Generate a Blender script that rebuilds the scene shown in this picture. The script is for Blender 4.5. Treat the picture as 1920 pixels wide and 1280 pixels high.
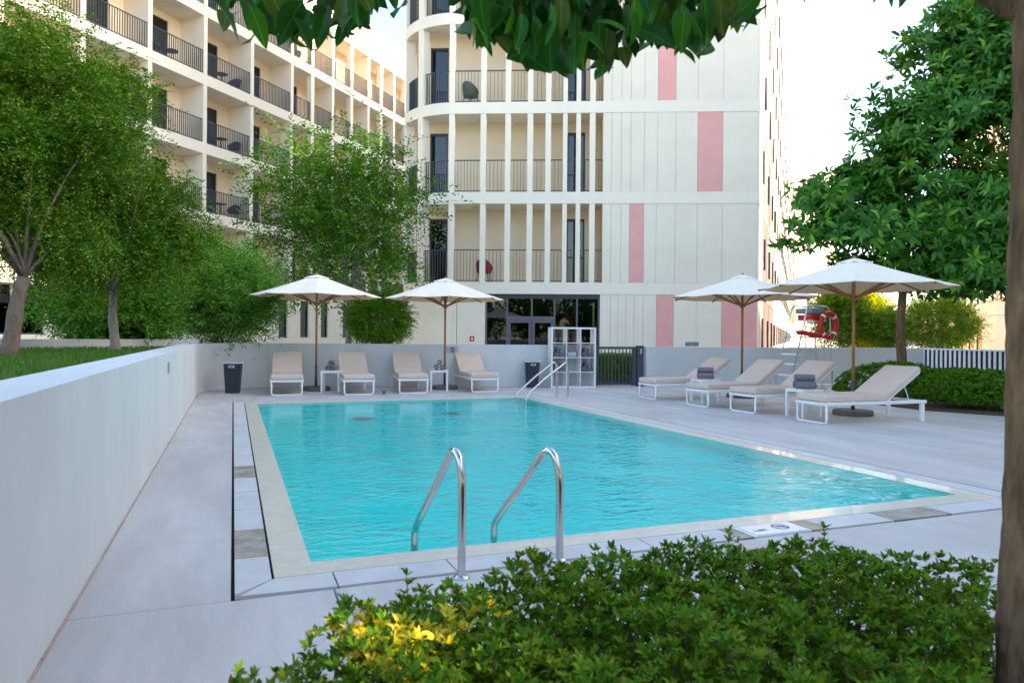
import bpy, bmesh, math, random
import numpy as np
from mathutils import Vector, Matrix
R = math.radians
random.seed(7); rng = np.random.default_rng(11)
for o in list(bpy.data.objects): bpy.data.objects.remove(o)
scn = bpy.context.scene
COL = scn.collection

# ------------------------------------------------------------------ camera
CAM_H = 1.25
cam_d = bpy.data.cameras.new('camera'); cam = bpy.data.objects.new('camera', cam_d); COL.objects.link(cam)
cam.location = (0, 0, CAM_H); cam.rotation_euler = (R(90), R(-0.5), 0)
cam_d.sensor_width = 36; cam_d.lens = 36*1333/1920; cam_d.shift_y = -10.5/1920
cam_d.clip_start = .05; cam_d.clip_end = 3000
cam_d.dof.use_dof = True; cam_d.dof.focus_distance = 9; cam_d.dof.aperture_fstop = 4.5
scn.camera = cam
scn.cycles.max_bounces = 16; scn.cycles.transmission_bounces = 14; scn.cycles.diffuse_bounces = 7
# ------------------------------------------------------------------ sky and sun
SUN_AZ, SUN_EL = -2, 18            # azimuth counted from +X towards +Y
world = bpy.data.worlds.new('World'); scn.world = world; world.use_nodes = True
wn = world.node_tree.nodes; wl = world.node_tree.links; wn.clear()
wo = wn.new('ShaderNodeOutputWorld'); wb = wn.new('ShaderNodeBackground'); sk = wn.new('ShaderNodeTexSky')
sk.sky_type = 'NISHITA'; sk.sun_disc = False; sk.sun_elevation = R(SUN_EL); sk.sun_rotation = R(90-SUN_AZ)
sk.air_density = 1.0; sk.dust_density = 2.0; sk.ozone_density = 1.0
wl.new(sk.outputs[0], wb.inputs[0]); wb.inputs[1].default_value = .15; wl.new(wb.outputs[0], wo.inputs[0])
sun_d = bpy.data.lights.new('sun', 'SUN'); sun_d.energy = 2.5; sun_d.angle = R(.5); sun_d.color = (1, .78, .50)
sun = bpy.data.objects.new('sun', sun_d); COL.objects.link(sun)
sv = Vector((math.cos(R(SUN_EL))*math.cos(R(SUN_AZ)), math.cos(R(SUN_EL))*math.sin(R(SUN_AZ)), math.sin(R(SUN_EL))))
sun.rotation_euler = sv.to_track_quat('Z', 'Y').to_euler(); sun.location = sv*60
scn.view_settings.view_transform = 'Standard'; scn.view_settings.look = 'None'
scn.view_settings.exposure = 2.38; scn.view_settings.gamma = 1

# ------------------------------------------------------------------ materials
MATS = {}
def ND(nt, t, **kw):
    n = nt.nodes.new(t)
    for k, v in kw.items(): setattr(n, k, v)
    return n
def mat(name, col, rough=.6, var=.12, scale=6, bump=0., bscale=60, metal=0, spec=.4, stretch=(1,1,1), col2=None, coat=0):
    m = bpy.data.materials.new(name); m.use_nodes = True; nt = m.node_tree; L = nt.links.new
    b = nt.nodes['Principled BSDF']
    b.inputs['Roughness'].default_value = rough; b.inputs['Metallic'].default_value = metal
    b.inputs['Specular IOR Level'].default_value = spec; b.inputs['Coat Weight'].default_value = coat
    tc = ND(nt, 'ShaderNodeTexCoord'); mp = ND(nt, 'ShaderNodeMapping'); mp.inputs['Scale'].default_value = stretch
    L(tc.outputs['Object'], mp.inputs[0])
    n1 = ND(nt, 'ShaderNodeTexNoise'); n1.inputs['Scale'].default_value = scale; n1.inputs['Detail'].default_value = 8
    n1.inputs['Roughness'].default_value = .65; L(mp.outputs[0], n1.inputs['Vector'])
    rp = ND(nt, 'ShaderNodeValToRGB'); rp.color_ramp.elements[0].position = .32; rp.color_ramp.elements[1].position = .68
    c2 = col2 if col2 else tuple(min(1, c*(1+var)) for c in col)
    rp.color_ramp.elements[0].color = tuple(c*(1-var) for c in col)+(1,) if not col2 else tuple(col)+(1,)
    rp.color_ramp.elements[1].color = tuple(c2)+(1,)
    L(n1.outputs[0], rp.inputs[0]); L(rp.outputs[0], b.inputs['Base Color'])
    if bump:
        n2 = ND(nt, 'ShaderNodeTexNoise'); n2.inputs['Scale'].default_value = bscale; n2.inputs['Detail'].default_value = 5
        L(mp.outputs[0], n2.inputs['Vector'])
        bp = ND(nt, 'ShaderNodeBump'); bp.inputs['Strength'].default_value = bump; bp.inputs['Distance'].default_value = .02
        L(n2.outputs[0], bp.inputs['Height']); L(bp.outputs[0], b.inputs['Normal'])
    MATS[name] = m; return m
def leafmat(name, cols, rough=.45, trans=.35, spec=.35):
    m = bpy.data.materials.new(name); m.use_nodes = True; nt = m.node_tree; L = nt.links.new
    b = nt.nodes['Principled BSDF']; out = nt.nodes['Material Output']
    b.inputs['Roughness'].default_value = rough; b.inputs['Specular IOR Level'].default_value = spec
    g = ND(nt, 'ShaderNodeNewGeometry'); rp = ND(nt, 'ShaderNodeValToRGB'); cr = rp.color_ramp
    n = len(cols)
    while len(cr.elements) < n: cr.elements.new(.5)
    for i, c in enumerate(cols):
        cr.elements[i].position = i/(n-1); cr.elements[i].color = tuple(c)+(1,)
    L(g.outputs['Random Per Island'], rp.inputs[0]); L(rp.outputs[0], b.inputs['Base Color'])
    t = ND(nt, 'ShaderNodeBsdfTranslucent'); hs = ND(nt, 'ShaderNodeHueSaturation')
    hs.inputs['Hue'].default_value = .485; hs.inputs['Saturation'].default_value = 1.15; hs.inputs['Value'].default_value = 1.25
    L(rp.outputs[0], hs.inputs['Color']); L(hs.outputs[0], t.inputs[0])
    mx = ND(nt, 'ShaderNodeMixShader'); mx.inputs[0].default_value = trans
    L(b.outputs[0], mx.inputs[1]); L(t.outputs[0], mx.inputs[2]); L(mx.outputs[0], out.inputs[0])
    MATS[name] = m; return m
mat('deck', (.50, .48, .465), .55, .2, 1.9, .2, 90, stretch=(1, .22, 1))
nt = MATS['deck'].node_tree; b = nt.nodes['Principled BSDF']; src = b.inputs['Base Color'].links[0].from_socket
tc = ND(nt, 'ShaderNodeTexCoord'); nn = ND(nt, 'ShaderNodeTexNoise'); nn.inputs['Scale'].default_value = .55; nn.inputs['Detail'].default_value = 9; nn.inputs['Distortion'].default_value = 1.2; nt.links.new(tc.outputs['Object'], nn.inputs['Vector'])
mr = ND(nt, 'ShaderNodeMapRange'); mr.inputs[1].default_value = .48; mr.inputs[2].default_value = .72; mr.inputs[4].default_value = .75; nt.links.new(nn.outputs[0], mr.inputs[0])
mxc = ND(nt, 'ShaderNodeMix', data_type='RGBA'); nt.links.new(mr.outputs[0], mxc.inputs[0]); nt.links.new(src, mxc.inputs[6]); mxc.inputs[7].default_value = (.46, .41, .375, 1); nt.links.new(mxc.outputs[2], b.inputs['Base Color'])
mat('coping_white', (.55, .545, .545), .5, .09, 3, .1, 60)
mat('coping_beige', (.33, .30, .245), .5, .42, 6, .12, 60)
mat('coping_brown', (.40, .32, .24), .5, .3, 4, .1, 40, stretch=(6, 1, 1))
mat('gutter', (.012, .012, .013), .9)
mat('ledge', (.66, .62, .51), .3, .1, 7, .25, 40, stretch=(1, 2, 1), coat=.25)
mat('render_white', (.60, .60, .595), .8, .06, 1.2, .15, 140, stretch=(1.2, 1.2, .6))
mat('sealant', (.42, .31, .25), .8, .3, 6)
mat('stucco', (.83, .745, .61), .8, .03, .9, .05, 60)
mat('stucco_warm', (.86, .71, .52), .8, .03, .8, .05, 60)
mat('panel', (.80, .71, .57), .75, .045, 1.1, .06, 50)
mat('panel_pink', (.76, .37, .33), .75, .06, 1.4, .06, 50)
mat('seam', (.42, .36, .30), .9)
mat('rail_dark', (.055, .065, .085), .45, .05)
mat('frame_dark', (.045, .04, .045), .4, .05)
mat('frame_mauve', (.12, .10, .12), .45, .05)
mat('curtain', (.10, .14, .15), .8, .3, 14, stretch=(14, 14, .05))
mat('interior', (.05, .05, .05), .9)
mat('white_metal', (.78, .78, .77), .35, .03, 4)
mat('cushion', (.66, .52, .43), .85, .05, 3, .25, 500)
mat('canopy', (.82, .73, .60), .85, .03, 4, .1, 400)
mat('underside_warmlight', (.86, .60, .36), .85, .03, 4, .1, 400)  # same fabric as the canopy; warm bounced light put into the tan
mat('peach', (.58, .40, .25), .8, .05, 1)
mat('wood', (.36, .15, .055), .5, .3, 8, .1, 60, stretch=(6, 6, .6))
mat('granite', (.13, .13, .125), .7, .35, 40, .2, 80)
mat('steel', (.62, .60, .58), .16, .04, 30, metal=1)
mat('towel', (.22, .20, .23), .95, .15, 30, .7, 260)
mat('bin', (.022, .027, .042), .45, .1)
mat('liner', (.8, .8, .8), .5)
mat('laminate', (.78, .77, .76), .4, .03)
mat('bark_grey', (.17, .125, .095), .9, .35, 9, .8, 24, stretch=(3, 3, .6))
mat('bark_pale', (.24, .20, .175), .9, .25, 9, .5, 24, stretch=(2, 2, .5))
mat('bark_brown', (.15, .085, .042), .9, .6, 7, 1., 22, stretch=(3, 3, .8))
mat('twig', (.13, .085, .05), .9)
mat('soil', (.085, .05, .03), .95, .4, 20, .6, 60)
mat('paving', (.52, .48, .44), .8, .12, .5)
mat('red', (.62, .02, .012), .5, .08)
mat('grey_plastic', (.20, .22, .26), .5)
mat('alu', (.60, .60, .62), .35, .04, metal=1)
mat('sign_grey', (.42, .45, .50), .5)
mat('ink', (.02, .02, .03), .6)
mat('print_grey', (.13, .13, .16), .6)
mat('purple_grey', (.10, .09, .15), .5)
mat('sign_white', (.8, .8, .8), .5)
mat('tile_white', (.76, .76, .78), .3, .03)
mat('green_fabric', (.13, .16, .11), .8)
mat('red_fabric', (.36, .035, .045), .7)
mat('black_furn', (.03, .033, .04), .5)
mat('lamp_glass', (.75, .66, .40), .4)
mat('slat_white', (.76, .77, .80), .5)
mat('slat_navy', (.012, .018, .036), .6)
mat('logo_brown', (.36, .16, .07), .8)
leafmat('leaf_fine', [(.030, .11, .008), (.085, .21, .014), (.045, .16, .012), (.15, .25, .018), (.26, .31, .03)], .6, .2, .15)
leafmat('leaf_shrub', [(.07, .23, .02), (.16, .36, .05), (.06, .20, .02), (.25, .43, .10)], .55, .28, .15)
leafmat('leaf_mid', [(.03, .11, .010), (.065, .18, .014), (.04, .135, .012), (.13, .27, .02)], .55, .28, .12)
leafmat('leaf_ficus', [(.02, .10, .012), (.06, .20, .02), (.035, .14, .016), (.17, .38, .03)], .4, .22, .28)
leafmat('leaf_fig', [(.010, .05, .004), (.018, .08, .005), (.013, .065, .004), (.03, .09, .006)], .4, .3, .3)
leafmat('leaf_hedge', [(.05, .14, .006), (.10, .23, .010), (.03, .09, .006), (.17, .27, .015), (.07, .18, .008), (.17, .15, .012)], .6, .2, .1)
leafmat('leaf_box', [(.05, .14, .008), (.10, .22, .014), (.07, .18, .010)], .6, .3, .12)
leafmat('leaf_sunfleck', [(.72, .55, .01), (.55, .50, .02), (.80, .64, .03), (.34, .38, .02)], .5, .4)  # sunlight painted into the leaf colour, for flecks on the hedge
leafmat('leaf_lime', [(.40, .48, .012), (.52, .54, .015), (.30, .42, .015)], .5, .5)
leafmat('leaf_bush', [(.12, .25, .02), (.18, .30, .025), (.09, .20, .02)], .5, .4)
leafmat('grass', [(.05, .15, .012), (.09, .21, .02), (.06, .17, .015)], .6, .3)
# glass: reflective pane
def glassmat(name, tint, mixv=.5):
    m = bpy.data.materials.new(name); m.use_nodes = True; nt = m.node_tree; L = nt.links.new; nt.nodes.remove(nt.nodes['Principled BSDF'])
    tr = ND(nt, 'ShaderNodeBsdfTransparent'); tr.inputs[0].default_value = tint+(1,)
    gl = ND(nt, 'ShaderNodeBsdfGlossy'); gl.inputs['Roughness'].default_value = .01; gl.inputs[0].default_value = (.9, .95, 1, 1)
    fr = ND(nt, 'ShaderNodeFresnel'); fr.inputs[0].default_value = 1.7
    mx = ND(nt, 'ShaderNodeMixShader'); L(fr.outputs[0], mx.inputs[0]); L(tr.outputs[0], mx.inputs[1]); L(gl.outputs[0], mx.inputs[2])
    L(mx.outputs[0], nt.nodes['Material Output'].inputs[0]); MATS[name] = m
glassmat('glass', (.35, .42, .45)); glassmat('glass_dark', (.20, .25, .25))
# pool tile
m = mat('basin', (.012, .94, .89), .4, .05, 1.2)
# pool water
m = bpy.data.materials.new('water'); m.use_nodes = True; nt = m.node_tree; L = nt.links.new; nt.nodes.remove(nt.nodes['Principled BSDF'])
tc = ND(nt, 'ShaderNodeTexCoord'); mp = ND(nt, 'ShaderNodeMapping'); mp.inputs['Scale'].default_value = (1, 1.7, 1); mp.inputs['Rotation'].default_value = (0, 0, R(-21))
L(tc.outputs['Object'], mp.inputs[0])
n1 = ND(nt, 'ShaderNodeTexNoise'); n1.inputs['Scale'].default_value = 7; n1.inputs['Detail'].default_value = 3; n1.inputs['Distortion'].default_value = .6
n2 = ND(nt, 'ShaderNodeTexNoise'); n2.inputs['Scale'].default_value = 1.3; n2.inputs['Detail'].default_value = 2
L(mp.outputs[0], n1.inputs['Vector']); L(tc.outputs['Object'], n2.inputs['Vector'])
mu = ND(nt, 'ShaderNodeMath', operation='MULTIPLY'); L(n1.outputs[0], mu.inputs[0])
mr = ND(nt, 'ShaderNodeMapRange'); mr.inputs[1].default_value = .35; mr.inputs[2].default_value = .65; mr.inputs[3].default_value = .25; mr.inputs[4].default_value = 1
L(n2.outputs[0], mr.inputs[0]); L(mr.outputs[0], mu.inputs[1])
bp = ND(nt, 'ShaderNodeBump'); bp.inputs['Strength'].default_value = .9; bp.inputs['Distance'].default_value = .034; L(mu.outputs[0], bp.inputs['Height'])
fr = ND(nt, 'ShaderNodeFresnel'); fr.inputs[0].default_value = 1.25; L(bp.outputs[0], fr.inputs['Normal'])
tr = ND(nt, 'ShaderNodeBsdfRefraction'); tr.inputs['IOR'].default_value = 1.33; tr.inputs['Roughness'].default_value = .0; tr.inputs[0].default_value = (.95, 1, 1, 1); L(bp.outputs[0], tr.inputs['Normal'])
gl = ND(nt, 'ShaderNodeBsdfGlossy'); gl.inputs['Roughness'].default_value = .02; L(bp.outputs[0], gl.inputs['Normal'])
mx = ND(nt, 'ShaderNodeMixShader'); L(fr.outputs[0], mx.inputs[0]); L(tr.outputs[0], mx.inputs[1]); L(gl.outputs[0], mx.inputs[2]); L(mx.outputs[0], nt.nodes['Material Output'].inputs[0])
MATS['water'] = m

# ------------------------------------------------------------------ mesh helpers
class MB:
    def __init__(s): s.bm = bmesh.new()
    def box(s, x0, x1, y0, y1, z0, z1, bev=0, M=None, seg=2):
        g = bmesh.ops.create_cube(s.bm, size=1); vs = g['verts']
        for v in vs: v.co = Vector(((x0+x1)/2+v.co.x*(x1-x0), (y0+y1)/2+v.co.y*(y1-y0), (z0+z1)/2+v.co.z*(z1-z0)))
        if bev:
            es = list({e for v in vs for e in v.link_edges})
            r = bmesh.ops.bevel(s.bm, geom=es, offset=bev, segments=seg, affect='EDGES', profile=.5)
            vs = list({v for f in r['faces'] for v in f.verts} | {v for v in vs if v.is_valid})
        if M is not None:
            for v in vs: v.co = M @ v.co
        return s
    def prism(s, poly, z0, z1, top=True, bot=True):
        a = [s.bm.verts.new((p[0], p[1], z0)) for p in poly]; b = [s.bm.verts.new((p[0], p[1], z1)) for p in poly]; n = len(poly)
        for i in range(n): s.bm.faces.new((a[i], a[(i+1) % n], b[(i+1) % n], b[i]))
        if top: s.bm.faces.new(b)
        if bot: s.bm.faces.new(a[::-1])
        return s
    def tube(s, pts, rad, seg=8, cap=True, closed=False):
        pts = [Vector(p) for p in pts]; n = len(pts)
        rad = rad if isinstance(rad, (list, tuple)) else [rad]*n
        rings = []; prev = None
        for i, p in enumerate(pts):
            if closed: d = (pts[(i+1) % n]-pts[i-1]).normalized()
            else: d = (pts[min(i+1, n-1)]-pts[max(i-1, 0)]).normalized()
            if prev is None:
                u = d.orthogonal().normalized()
            else:
                u = prev-d*prev.dot(d); u = u.normalized() if u.length > 1e-6 else d.orthogonal().normalized()
            prev = u; w = d.cross(u)
            rings.append([s.bm.verts.new(p+(u*math.cos(2*math.pi*k/seg)+w*math.sin(2*math.pi*k/seg))*rad[i]) for k in range(seg)])
        for i in range(n if closed else n-1):
            A, B = rings[i], rings[(i+1) % n]
            for k in range(seg): s.bm.faces.new((A[k], A[(k+1) % seg], B[(k+1) % seg], B[k]))
        if cap and not closed: s.bm.faces.new(rings[0][::-1]); s.bm.faces.new(rings[-1])
        return s
    def lathe(s, prof, seg=24, c=(0, 0)):
        rings = [[s.bm.verts.new((c[0]+r*math.cos(2*math.pi*k/seg), c[1]+r*math.sin(2*math.pi*k/seg), z)) for k in range(seg)] for r, z in prof]
        for A, B in zip(rings, rings[1:]):
            for k in range(seg): s.bm.faces.new((A[k], A[(k+1) % seg], B[(k+1) % seg], B[k]))
        s.bm.faces.new(rings[0][::-1]); s.bm.faces.new(rings[-1]); return s
    def obj(s, name, material, parent=None, smooth=False, loc=None, rz=0):
        me = bpy.data.meshes.new(name)
        if len(s.bm.faces) > 1: bmesh.ops.recalc_face_normals(s.bm, faces=s.bm.faces)
        s.bm.to_mesh(me); s.bm.free()
        if smooth:
            for p in me.polygons: p.use_smooth = True
        return link(name, me, material, parent, loc, rz)
def link(name, me, material, parent=None, loc=None, rz=0):
    if material and not me.materials: me.materials.append(MATS[material])
    o = bpy.data.objects.new(name, me); COL.objects.link(o)
    if parent: o.parent = parent
    if loc is not None: o.location = loc
    o.rotation_euler.z = rz
    return o
def thing(name, label, cat, loc=(0, 0, 0), rz=0, group=None):
    o = bpy.data.objects.new(name, None); COL.objects.link(o); o.location = loc; o.rotation_euler = (0, 0, rz); o.empty_display_size = .1
    return tag(o, label, cat, group)
def tag(o, label, cat, group=None, kind=None):
    if label: o['label'] = label
    if cat: o['category'] = cat
    if group: o['group'] = group
    if kind: o['kind'] = kind
    return o
def dup(root, label, loc, rz, group=None):
    def cp(o, par):
        c = o.copy(); COL.objects.link(c); c.parent = par
        for ch in o.children: cp(ch, c)
        return c
    r = cp(root, None); r.location = loc; r.rotation_euler = (0, 0, rz); r['label'] = label
    if group: r['group'] = group
    return r
def box(name, material, parent, x0, x1, y0, y1, z0, z1, bev=0): return MB().box(x0, x1, y0, y1, z0, z1, bev).obj(name, material, parent)
def inst(o, loc, parent=None, rz=0, name=None, scale=None, material=None):
    c = o.copy(); COL.objects.link(c); c.location = loc; c.rotation_euler.z = rz
    if parent is not None: c.parent = parent
    if scale: c.scale = scale
    return c
# a point on the line of sight through photo pixel (x, y) at distance Y from the camera plane
_c, _s = math.cos(R(.5)), math.sin(R(.5))
def at(x, y, Y):
    a = (x-960)/1333; b = -(y-629.5)/1333
    return Vector(((a*_c-b*_s)*Y, Y, CAM_H+(a*_s+b*_c)*Y))
# pool frame: origin at the near left corner of the gutter, u to the right, v away
PA = R(21.42); PO = Vector((-1.209, 3.651, 0)); D2 = Vector((math.cos(PA), math.sin(PA), 0)); D1 = Vector((-math.sin(PA), math.cos(PA), 0))
def P(u, v, z=0): return PO+D2*u+D1*v+Vector((0, 0, z))

# ------------------------------------------------------------------ leaves
def leaf_object(name, base, d, nrm, Ln, Wd, material, parent=None, fold=.12, curl=.1, six=False):
    N = len(base); d = d/np.linalg.norm(d, axis=1)[:, None]
    s = np.cross(d, nrm); s /= (np.linalg.norm(s, axis=1)[:, None]+1e-9); n = np.cross(s, d)
    Ln = np.broadcast_to(Ln, (N,))[:, None]; Wd = np.broadcast_to(Wd, (N,))[:, None]
    b0 = base
    if six:
        m1 = base+d*Ln*.3; m2 = base+d*Ln*.68
        V = np.stack([b0, m1+s*Wd*.46+n*fold*Wd, m2+s*Wd*.42+n*fold*Wd, base+d*Ln-n*curl*Ln, m2-s*Wd*.42+n*fold*Wd, m1-s*Wd*.46+n*fold*Wd], 1)
        F = np.array([[0, 1, 5], [1, 2, 4], [1, 4, 5], [2, 3, 4]])
    else:
        m1 = base+d*Ln*.48
        V = np.stack([b0, m1+s*Wd*.5+n*fold*Wd, base+d*Ln-n*curl*Ln, m1-s*Wd*.5+n*fold*Wd], 1)
        F = np.array([[0, 1, 2], [0, 2, 3]])
    k = V.shape[1]; V = V.reshape(-1, 3)
    T = (F[None]+(np.arange(N)*k)[:, None, None]).reshape(-1)
    me = bpy.data.meshes.new(name); me.vertices.add(len(V)); me.vertices.foreach_set('co', V.astype(np.float32).ravel())
    nt = len(T)//3; me.loops.add(len(T)); me.loops.foreach_set('vertex_index', T.astype(np.int32))
    me.polygons.add(nt); me.polygons.foreach_set('loop_start', np.arange(0, len(T), 3, dtype=np.int32))
    me.update(calc_edges=True)
    return link(name, me, material, parent)
def unit(a): return a/(np.linalg.norm(a, axis=1)[:, None]+1e-9)
def blob_points(ells, n, shell=.45):
    """points in a union of ellipsoids (centre, radii), biased to the outside; returns points and outward directions"""
    vol = np.array([e[1][0]*e[1][1]*e[1][2] for e in ells])**.8; idx = rng.choice(len(ells), n, p=vol/vol.sum())
    q = unit(rng.normal(size=(n, 3))); r = (shell+(1-shell)*rng.random(n))[:, None]
    C = np.array([e[0] for e in ells])[idx]; Rd = np.array([e[1] for e in ells])[idx]
    return C+q*r*Rd, unit(q/Rd)
def lumps(ells, n, K, sig, shell=.45):
    c, o = blob_points(ells, K, shell); w = .4+rng.random(K)*1.2; i = rng.choice(K, n, p=w/w.sum())
    p = c[i]+rng.normal(size=(n, 3))*np.array(sig)*(.6+.8*rng.random((K, 1)))[i]
    return p, unit(o[i]+(p-c[i])*1.5)
def sprays(org, out, per, tw_len, K, Lf, Wf, droop=.3, spread=.9, up=.2, alt=.9):
    """twigs with leaflets on both sides: returns base, dir, normal, length, width"""
    N = len(org)*per; o = np.repeat(org, per, 0)+rng.normal(size=(N, 3))*tw_len*.35; w = np.repeat(out, per, 0)
    d = unit(w+rng.normal(size=(N, 3))*spread+np.array([0, 0, up])); tl = tw_len*(.6+.8*rng.random(N))
    B, Dr, Nn = [], [], []
    side = unit(np.cross(d, np.array([0, 0, 1.])+rng.normal(size=(N, 3))*.35))
    for k in range(K):
        f = (k+.5)/K; p = o+d*(tl*f)[:, None]; p[:, 2] -= droop*tl*f*f
        sg = 1 if k % 2 else -1
        ld = unit(d*.55+side*sg*alt+rng.normal(size=(N, 3))*.25)
        B.append(p); Dr.append(ld); Nn.append(np.cross(side, d)+rng.normal(size=(N, 3))*.35)
    B = np.concatenate(B); Dr = np.concatenate(Dr); Nn = np.concatenate(Nn)
    sc = .7+.6*rng.random(len(B)); return B, Dr, Nn, Lf*sc, Wf*sc
def rosettes(org, out, K, Lf, Wf, open_=.9, up=.3):
    N = len(org); ax = unit(out+rng.normal(size=(N, 3))*.35+np.array([0, 0, up])); u = unit(np.cross(ax, rng.normal(size=(N, 3)))); w = np.cross(ax, u)
    B, Dr, Nn = [], [], []
    for k in range(K):
        a = 2*math.pi*k/K+rng.random(N)*.7; op = open_*(.55+.75*rng.random(N))
        r = u*np.cos(a)[:, None]+w*np.sin(a)[:, None]
        ld = unit(ax*1.0+r*op[:, None]*1.6); B.append(org+r*Lf*.06); Dr.append(ld); Nn.append(unit(ax-r*.6)+rng.normal(size=(N, 3))*.2)
    B = np.concatenate(B); Dr = np.concatenate(Dr); Nn = np.concatenate(Nn); sc = .55+.8*rng.random(len(B))
    return B, Dr, Nn, Lf*sc, Wf*sc
def trunk_and_limbs(root, base, fork, r0, tips, bark, bend=.1, seg=9, r1=None):
    base = Vector(base); fork = Vector(fork); r1 = r1 or r0*.72
    mb = MB(); pts = []; rr = []
    n = 7
    ph = random.random()*6
    for i in range(n):
        f = i/(n-1); p = base.lerp(fork, f)+Vector((math.sin(f*4+ph), math.cos(f*3.3+ph), 0))*bend*math.sin(f*math.pi)*.6
        pts.append(p); rr.append((r0*(1.25 if i == 0 else 1)*(1-f)+r1*f)*(1+.06*math.sin(i*2.1+ph)))
    mb.tube(pts, rr, seg); t = mb.obj('trunk', bark, root, True)
    for tp in tips:
        tp = Vector(tp); mb = MB(); q = []; s = []
        k = 5; mid = fork.lerp(tp, .5)+Vector((random.uniform(-.15, .15), random.uniform(-.15, .15), (tp-fork).length*.12))
        for i in range(k+1):
            f = i/k; q.append((fork*(1-f)**2+mid*2*f*(1-f)+tp*f*f)); s.append(max(.005, r1*.38*(1-f)**1.3+.004))
        mb.tube(q, s, 6).obj('branch', bark, root, True)
    return t

# ================================================================== SETTING: ground, deck, pool
m = MB(); 
BIG = 600
def ring(mb, inner, outer, z):
    a = [mb.bm.verts.new((p[0], p[1], z)) for p in inner]; b = [mb.bm.verts.new((p[0], p[1], z)) for p in outer]
    for i in range(4): mb.bm.faces.new((a[i], a[(i+1) % 4], b[(i+1) % 4], b[i]))
inner = [P(-.2, -.25), P(5.7, -.25), P(5.7, 10.15), P(-.2, 10.15)]
outer = [(-BIG, -BIG, 0), (BIG, -BIG, 0), (BIG, BIG, 0), (-BIG, BIG, 0)]
ring(m, inner, outer, -.06)
tag(m.obj('ground', 'paving'), None, None, kind='structure')
pool_deck = MB().box(-.18, 5.68, -.23, 10.13, -.045, -.037).bm
pool_deck.free()
# deck slabs (pool frame), laid with narrow joints
deck_root = bpy.data.objects.new('pool_deck', None); COL.objects.link(deck_root); deck_root.location = PO; deck_root.rotation_euler.z = PA; deck_root['kind'] = 'structure'
def slab(u0, u1, v0, v1): MB().box(u0, u1, v0, v1, -.034, 0, .004, seg=1).obj('deck_slab', 'deck', deck_root)
J = .005
slab(-1.0, -.208, -.262, 5.2-J); slab(-1.0, -.208, 5.2+J, 14)
slab(-1.0, .26, -6, -.27); slab(.26+.008, 2.3, -6, -.27); slab(2.3+.008, 5.35, -6, -.27); slab(5.35+.008, 12.6, -6, -.27)
slab(5.73, 8.1, -.262, 3.55); slab(5.73, 8.1, 3.556, 7.4); slab(5.73, 8.1, 7.406, 10.16)
slab(8.106, 12.6, -.262, 3.55); slab(8.106, 12.6, 3.556, 7.4); slab(8.106, 12.6, 7.406, 10.16)
slab(-.205, 2.7, 10.17, 15); slab(2.706, 5.7, 10.17, 15); slab(5.706, 8.6, 10.17, 15); slab(8.606, 14, 10.17, 15)
# gutter channel bottom (dark slot between coping and ledge)
m = MB(); ring(m, [(0, 0), (5.48, 0), (5.48, 9.95), (0, 9.95)], [(-1.0, -6), (12.5, -6), (12.5, 14.9), (-1.0, 14.9)], -.0345)
tag(m.obj('gutter', 'gutter', None, loc=PO, rz=PA), None, None, kind='structure')
# coping stones
def stone(poly, material): return MB().prism(poly, -.033, 0).obj('coping_stone', material, deck_root)
g = .009
vs = [-.16, .39, .99, 1.56, 2.16, 2.75, 3.33, 3.94, 4.55, 5.16, 5.77, 6.38, 6.99, 7.6, 8.2, 8.81, 9.42, 9.95]
for i in range(len(vs)-1):
    v0, v1 = vs[i]+g/2, vs[i+1]-g/2; mt = 'coping_beige' if i in (1, 5) else 'coping_white'
    if i == 0: stone([(-.19, -.19), (-.014, -.02), (-.014, v1), (-.19, v1)], mt)
    else: stone([(-.19, v0), (-.014, v0), (-.014, v1), (-.19, v1)], mt)
us = [-.19, .29, .91, 1.52, 2.14, 2.75, 2.86, 3.33, 3.47, 4.06, 4.62, 5.23, 5.69]
for i in range(len(us)-1):
    a, b = us[i]+g/2, us[i+1]-g/2; mt = {5: 'coping_beige', 7: 'coping_brown', 9: 'coping_beige'}.get(i, 'coping_white')
    if i == 6: mt = 'tile_white'
    if i == 0: stone([(-.17, -.215), (b, -.235), (b, -.014), (.0, -.014)], mt)
    else: stone([(a, -.235), (b, -.235), (b, -.014), (a, -.014)], mt)
v = -.012
while v < 9.9:
    stone([(5.494, v+g/2), (5.69, v+g/2), (5.69, min(v+.61, 9.95)-g/2), (5.494, min(v+.61, 9.95)-g/2)], 'coping_white'); v += .61
u = -.19
while u < 5.6:
    stone([(u+g/2, 9.964), (min(u+.61, 5.69)-g/2, 9.964), (min(u+.61, 5.69)-g/2, 10.15), (u+g/2, 10.15)], 'coping_white'); u += .61
# wet ledge and basin
U0, U1, V0, V1 = .2, 5.27, .2, 9.62
m = MB(); ring(m, [(U0, V0), (U1, V0), (U1, V1), (U0, V1)], [(0, 0), (5.48, 0), (5.48, 9.95), (0, 9.95)], -.002)
lg_o = [(0, 0), (5.48, 0), (5.48, 9.95), (0, 9.95)]; lg_i = [(U0, V0), (U1, V0), (U1, V1), (U0, V1)]
for R0 in (lg_o, lg_i):
    a = [m.bm.verts.new((p[0], p[1], -.002)) for p in R0]; b = [m.bm.verts.new((p[0], p[1], -.033)) for p in R0]
    for i in range(4): m.bm.faces.new((a[i], a[(i+1) % 4], b[(i+1) % 4], b[i]))
tag(m.obj('pool_ledge', 'ledge', None, loc=PO, rz=PA), None, None, kind='structure')
m = MB(); bm = m.bm
lo = [bm.verts.new((p[0], p[1], -.65)) for p in ((U0, V0), (U1, V0), (U1, V1), (U0, V1))]; hi = [bm.verts.new((p[0], p[1], -.0335)) for p in ((U0, V0), (U1, V0), (U1, V1), (U0, V1))]
bm.faces.new(lo)
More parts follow.
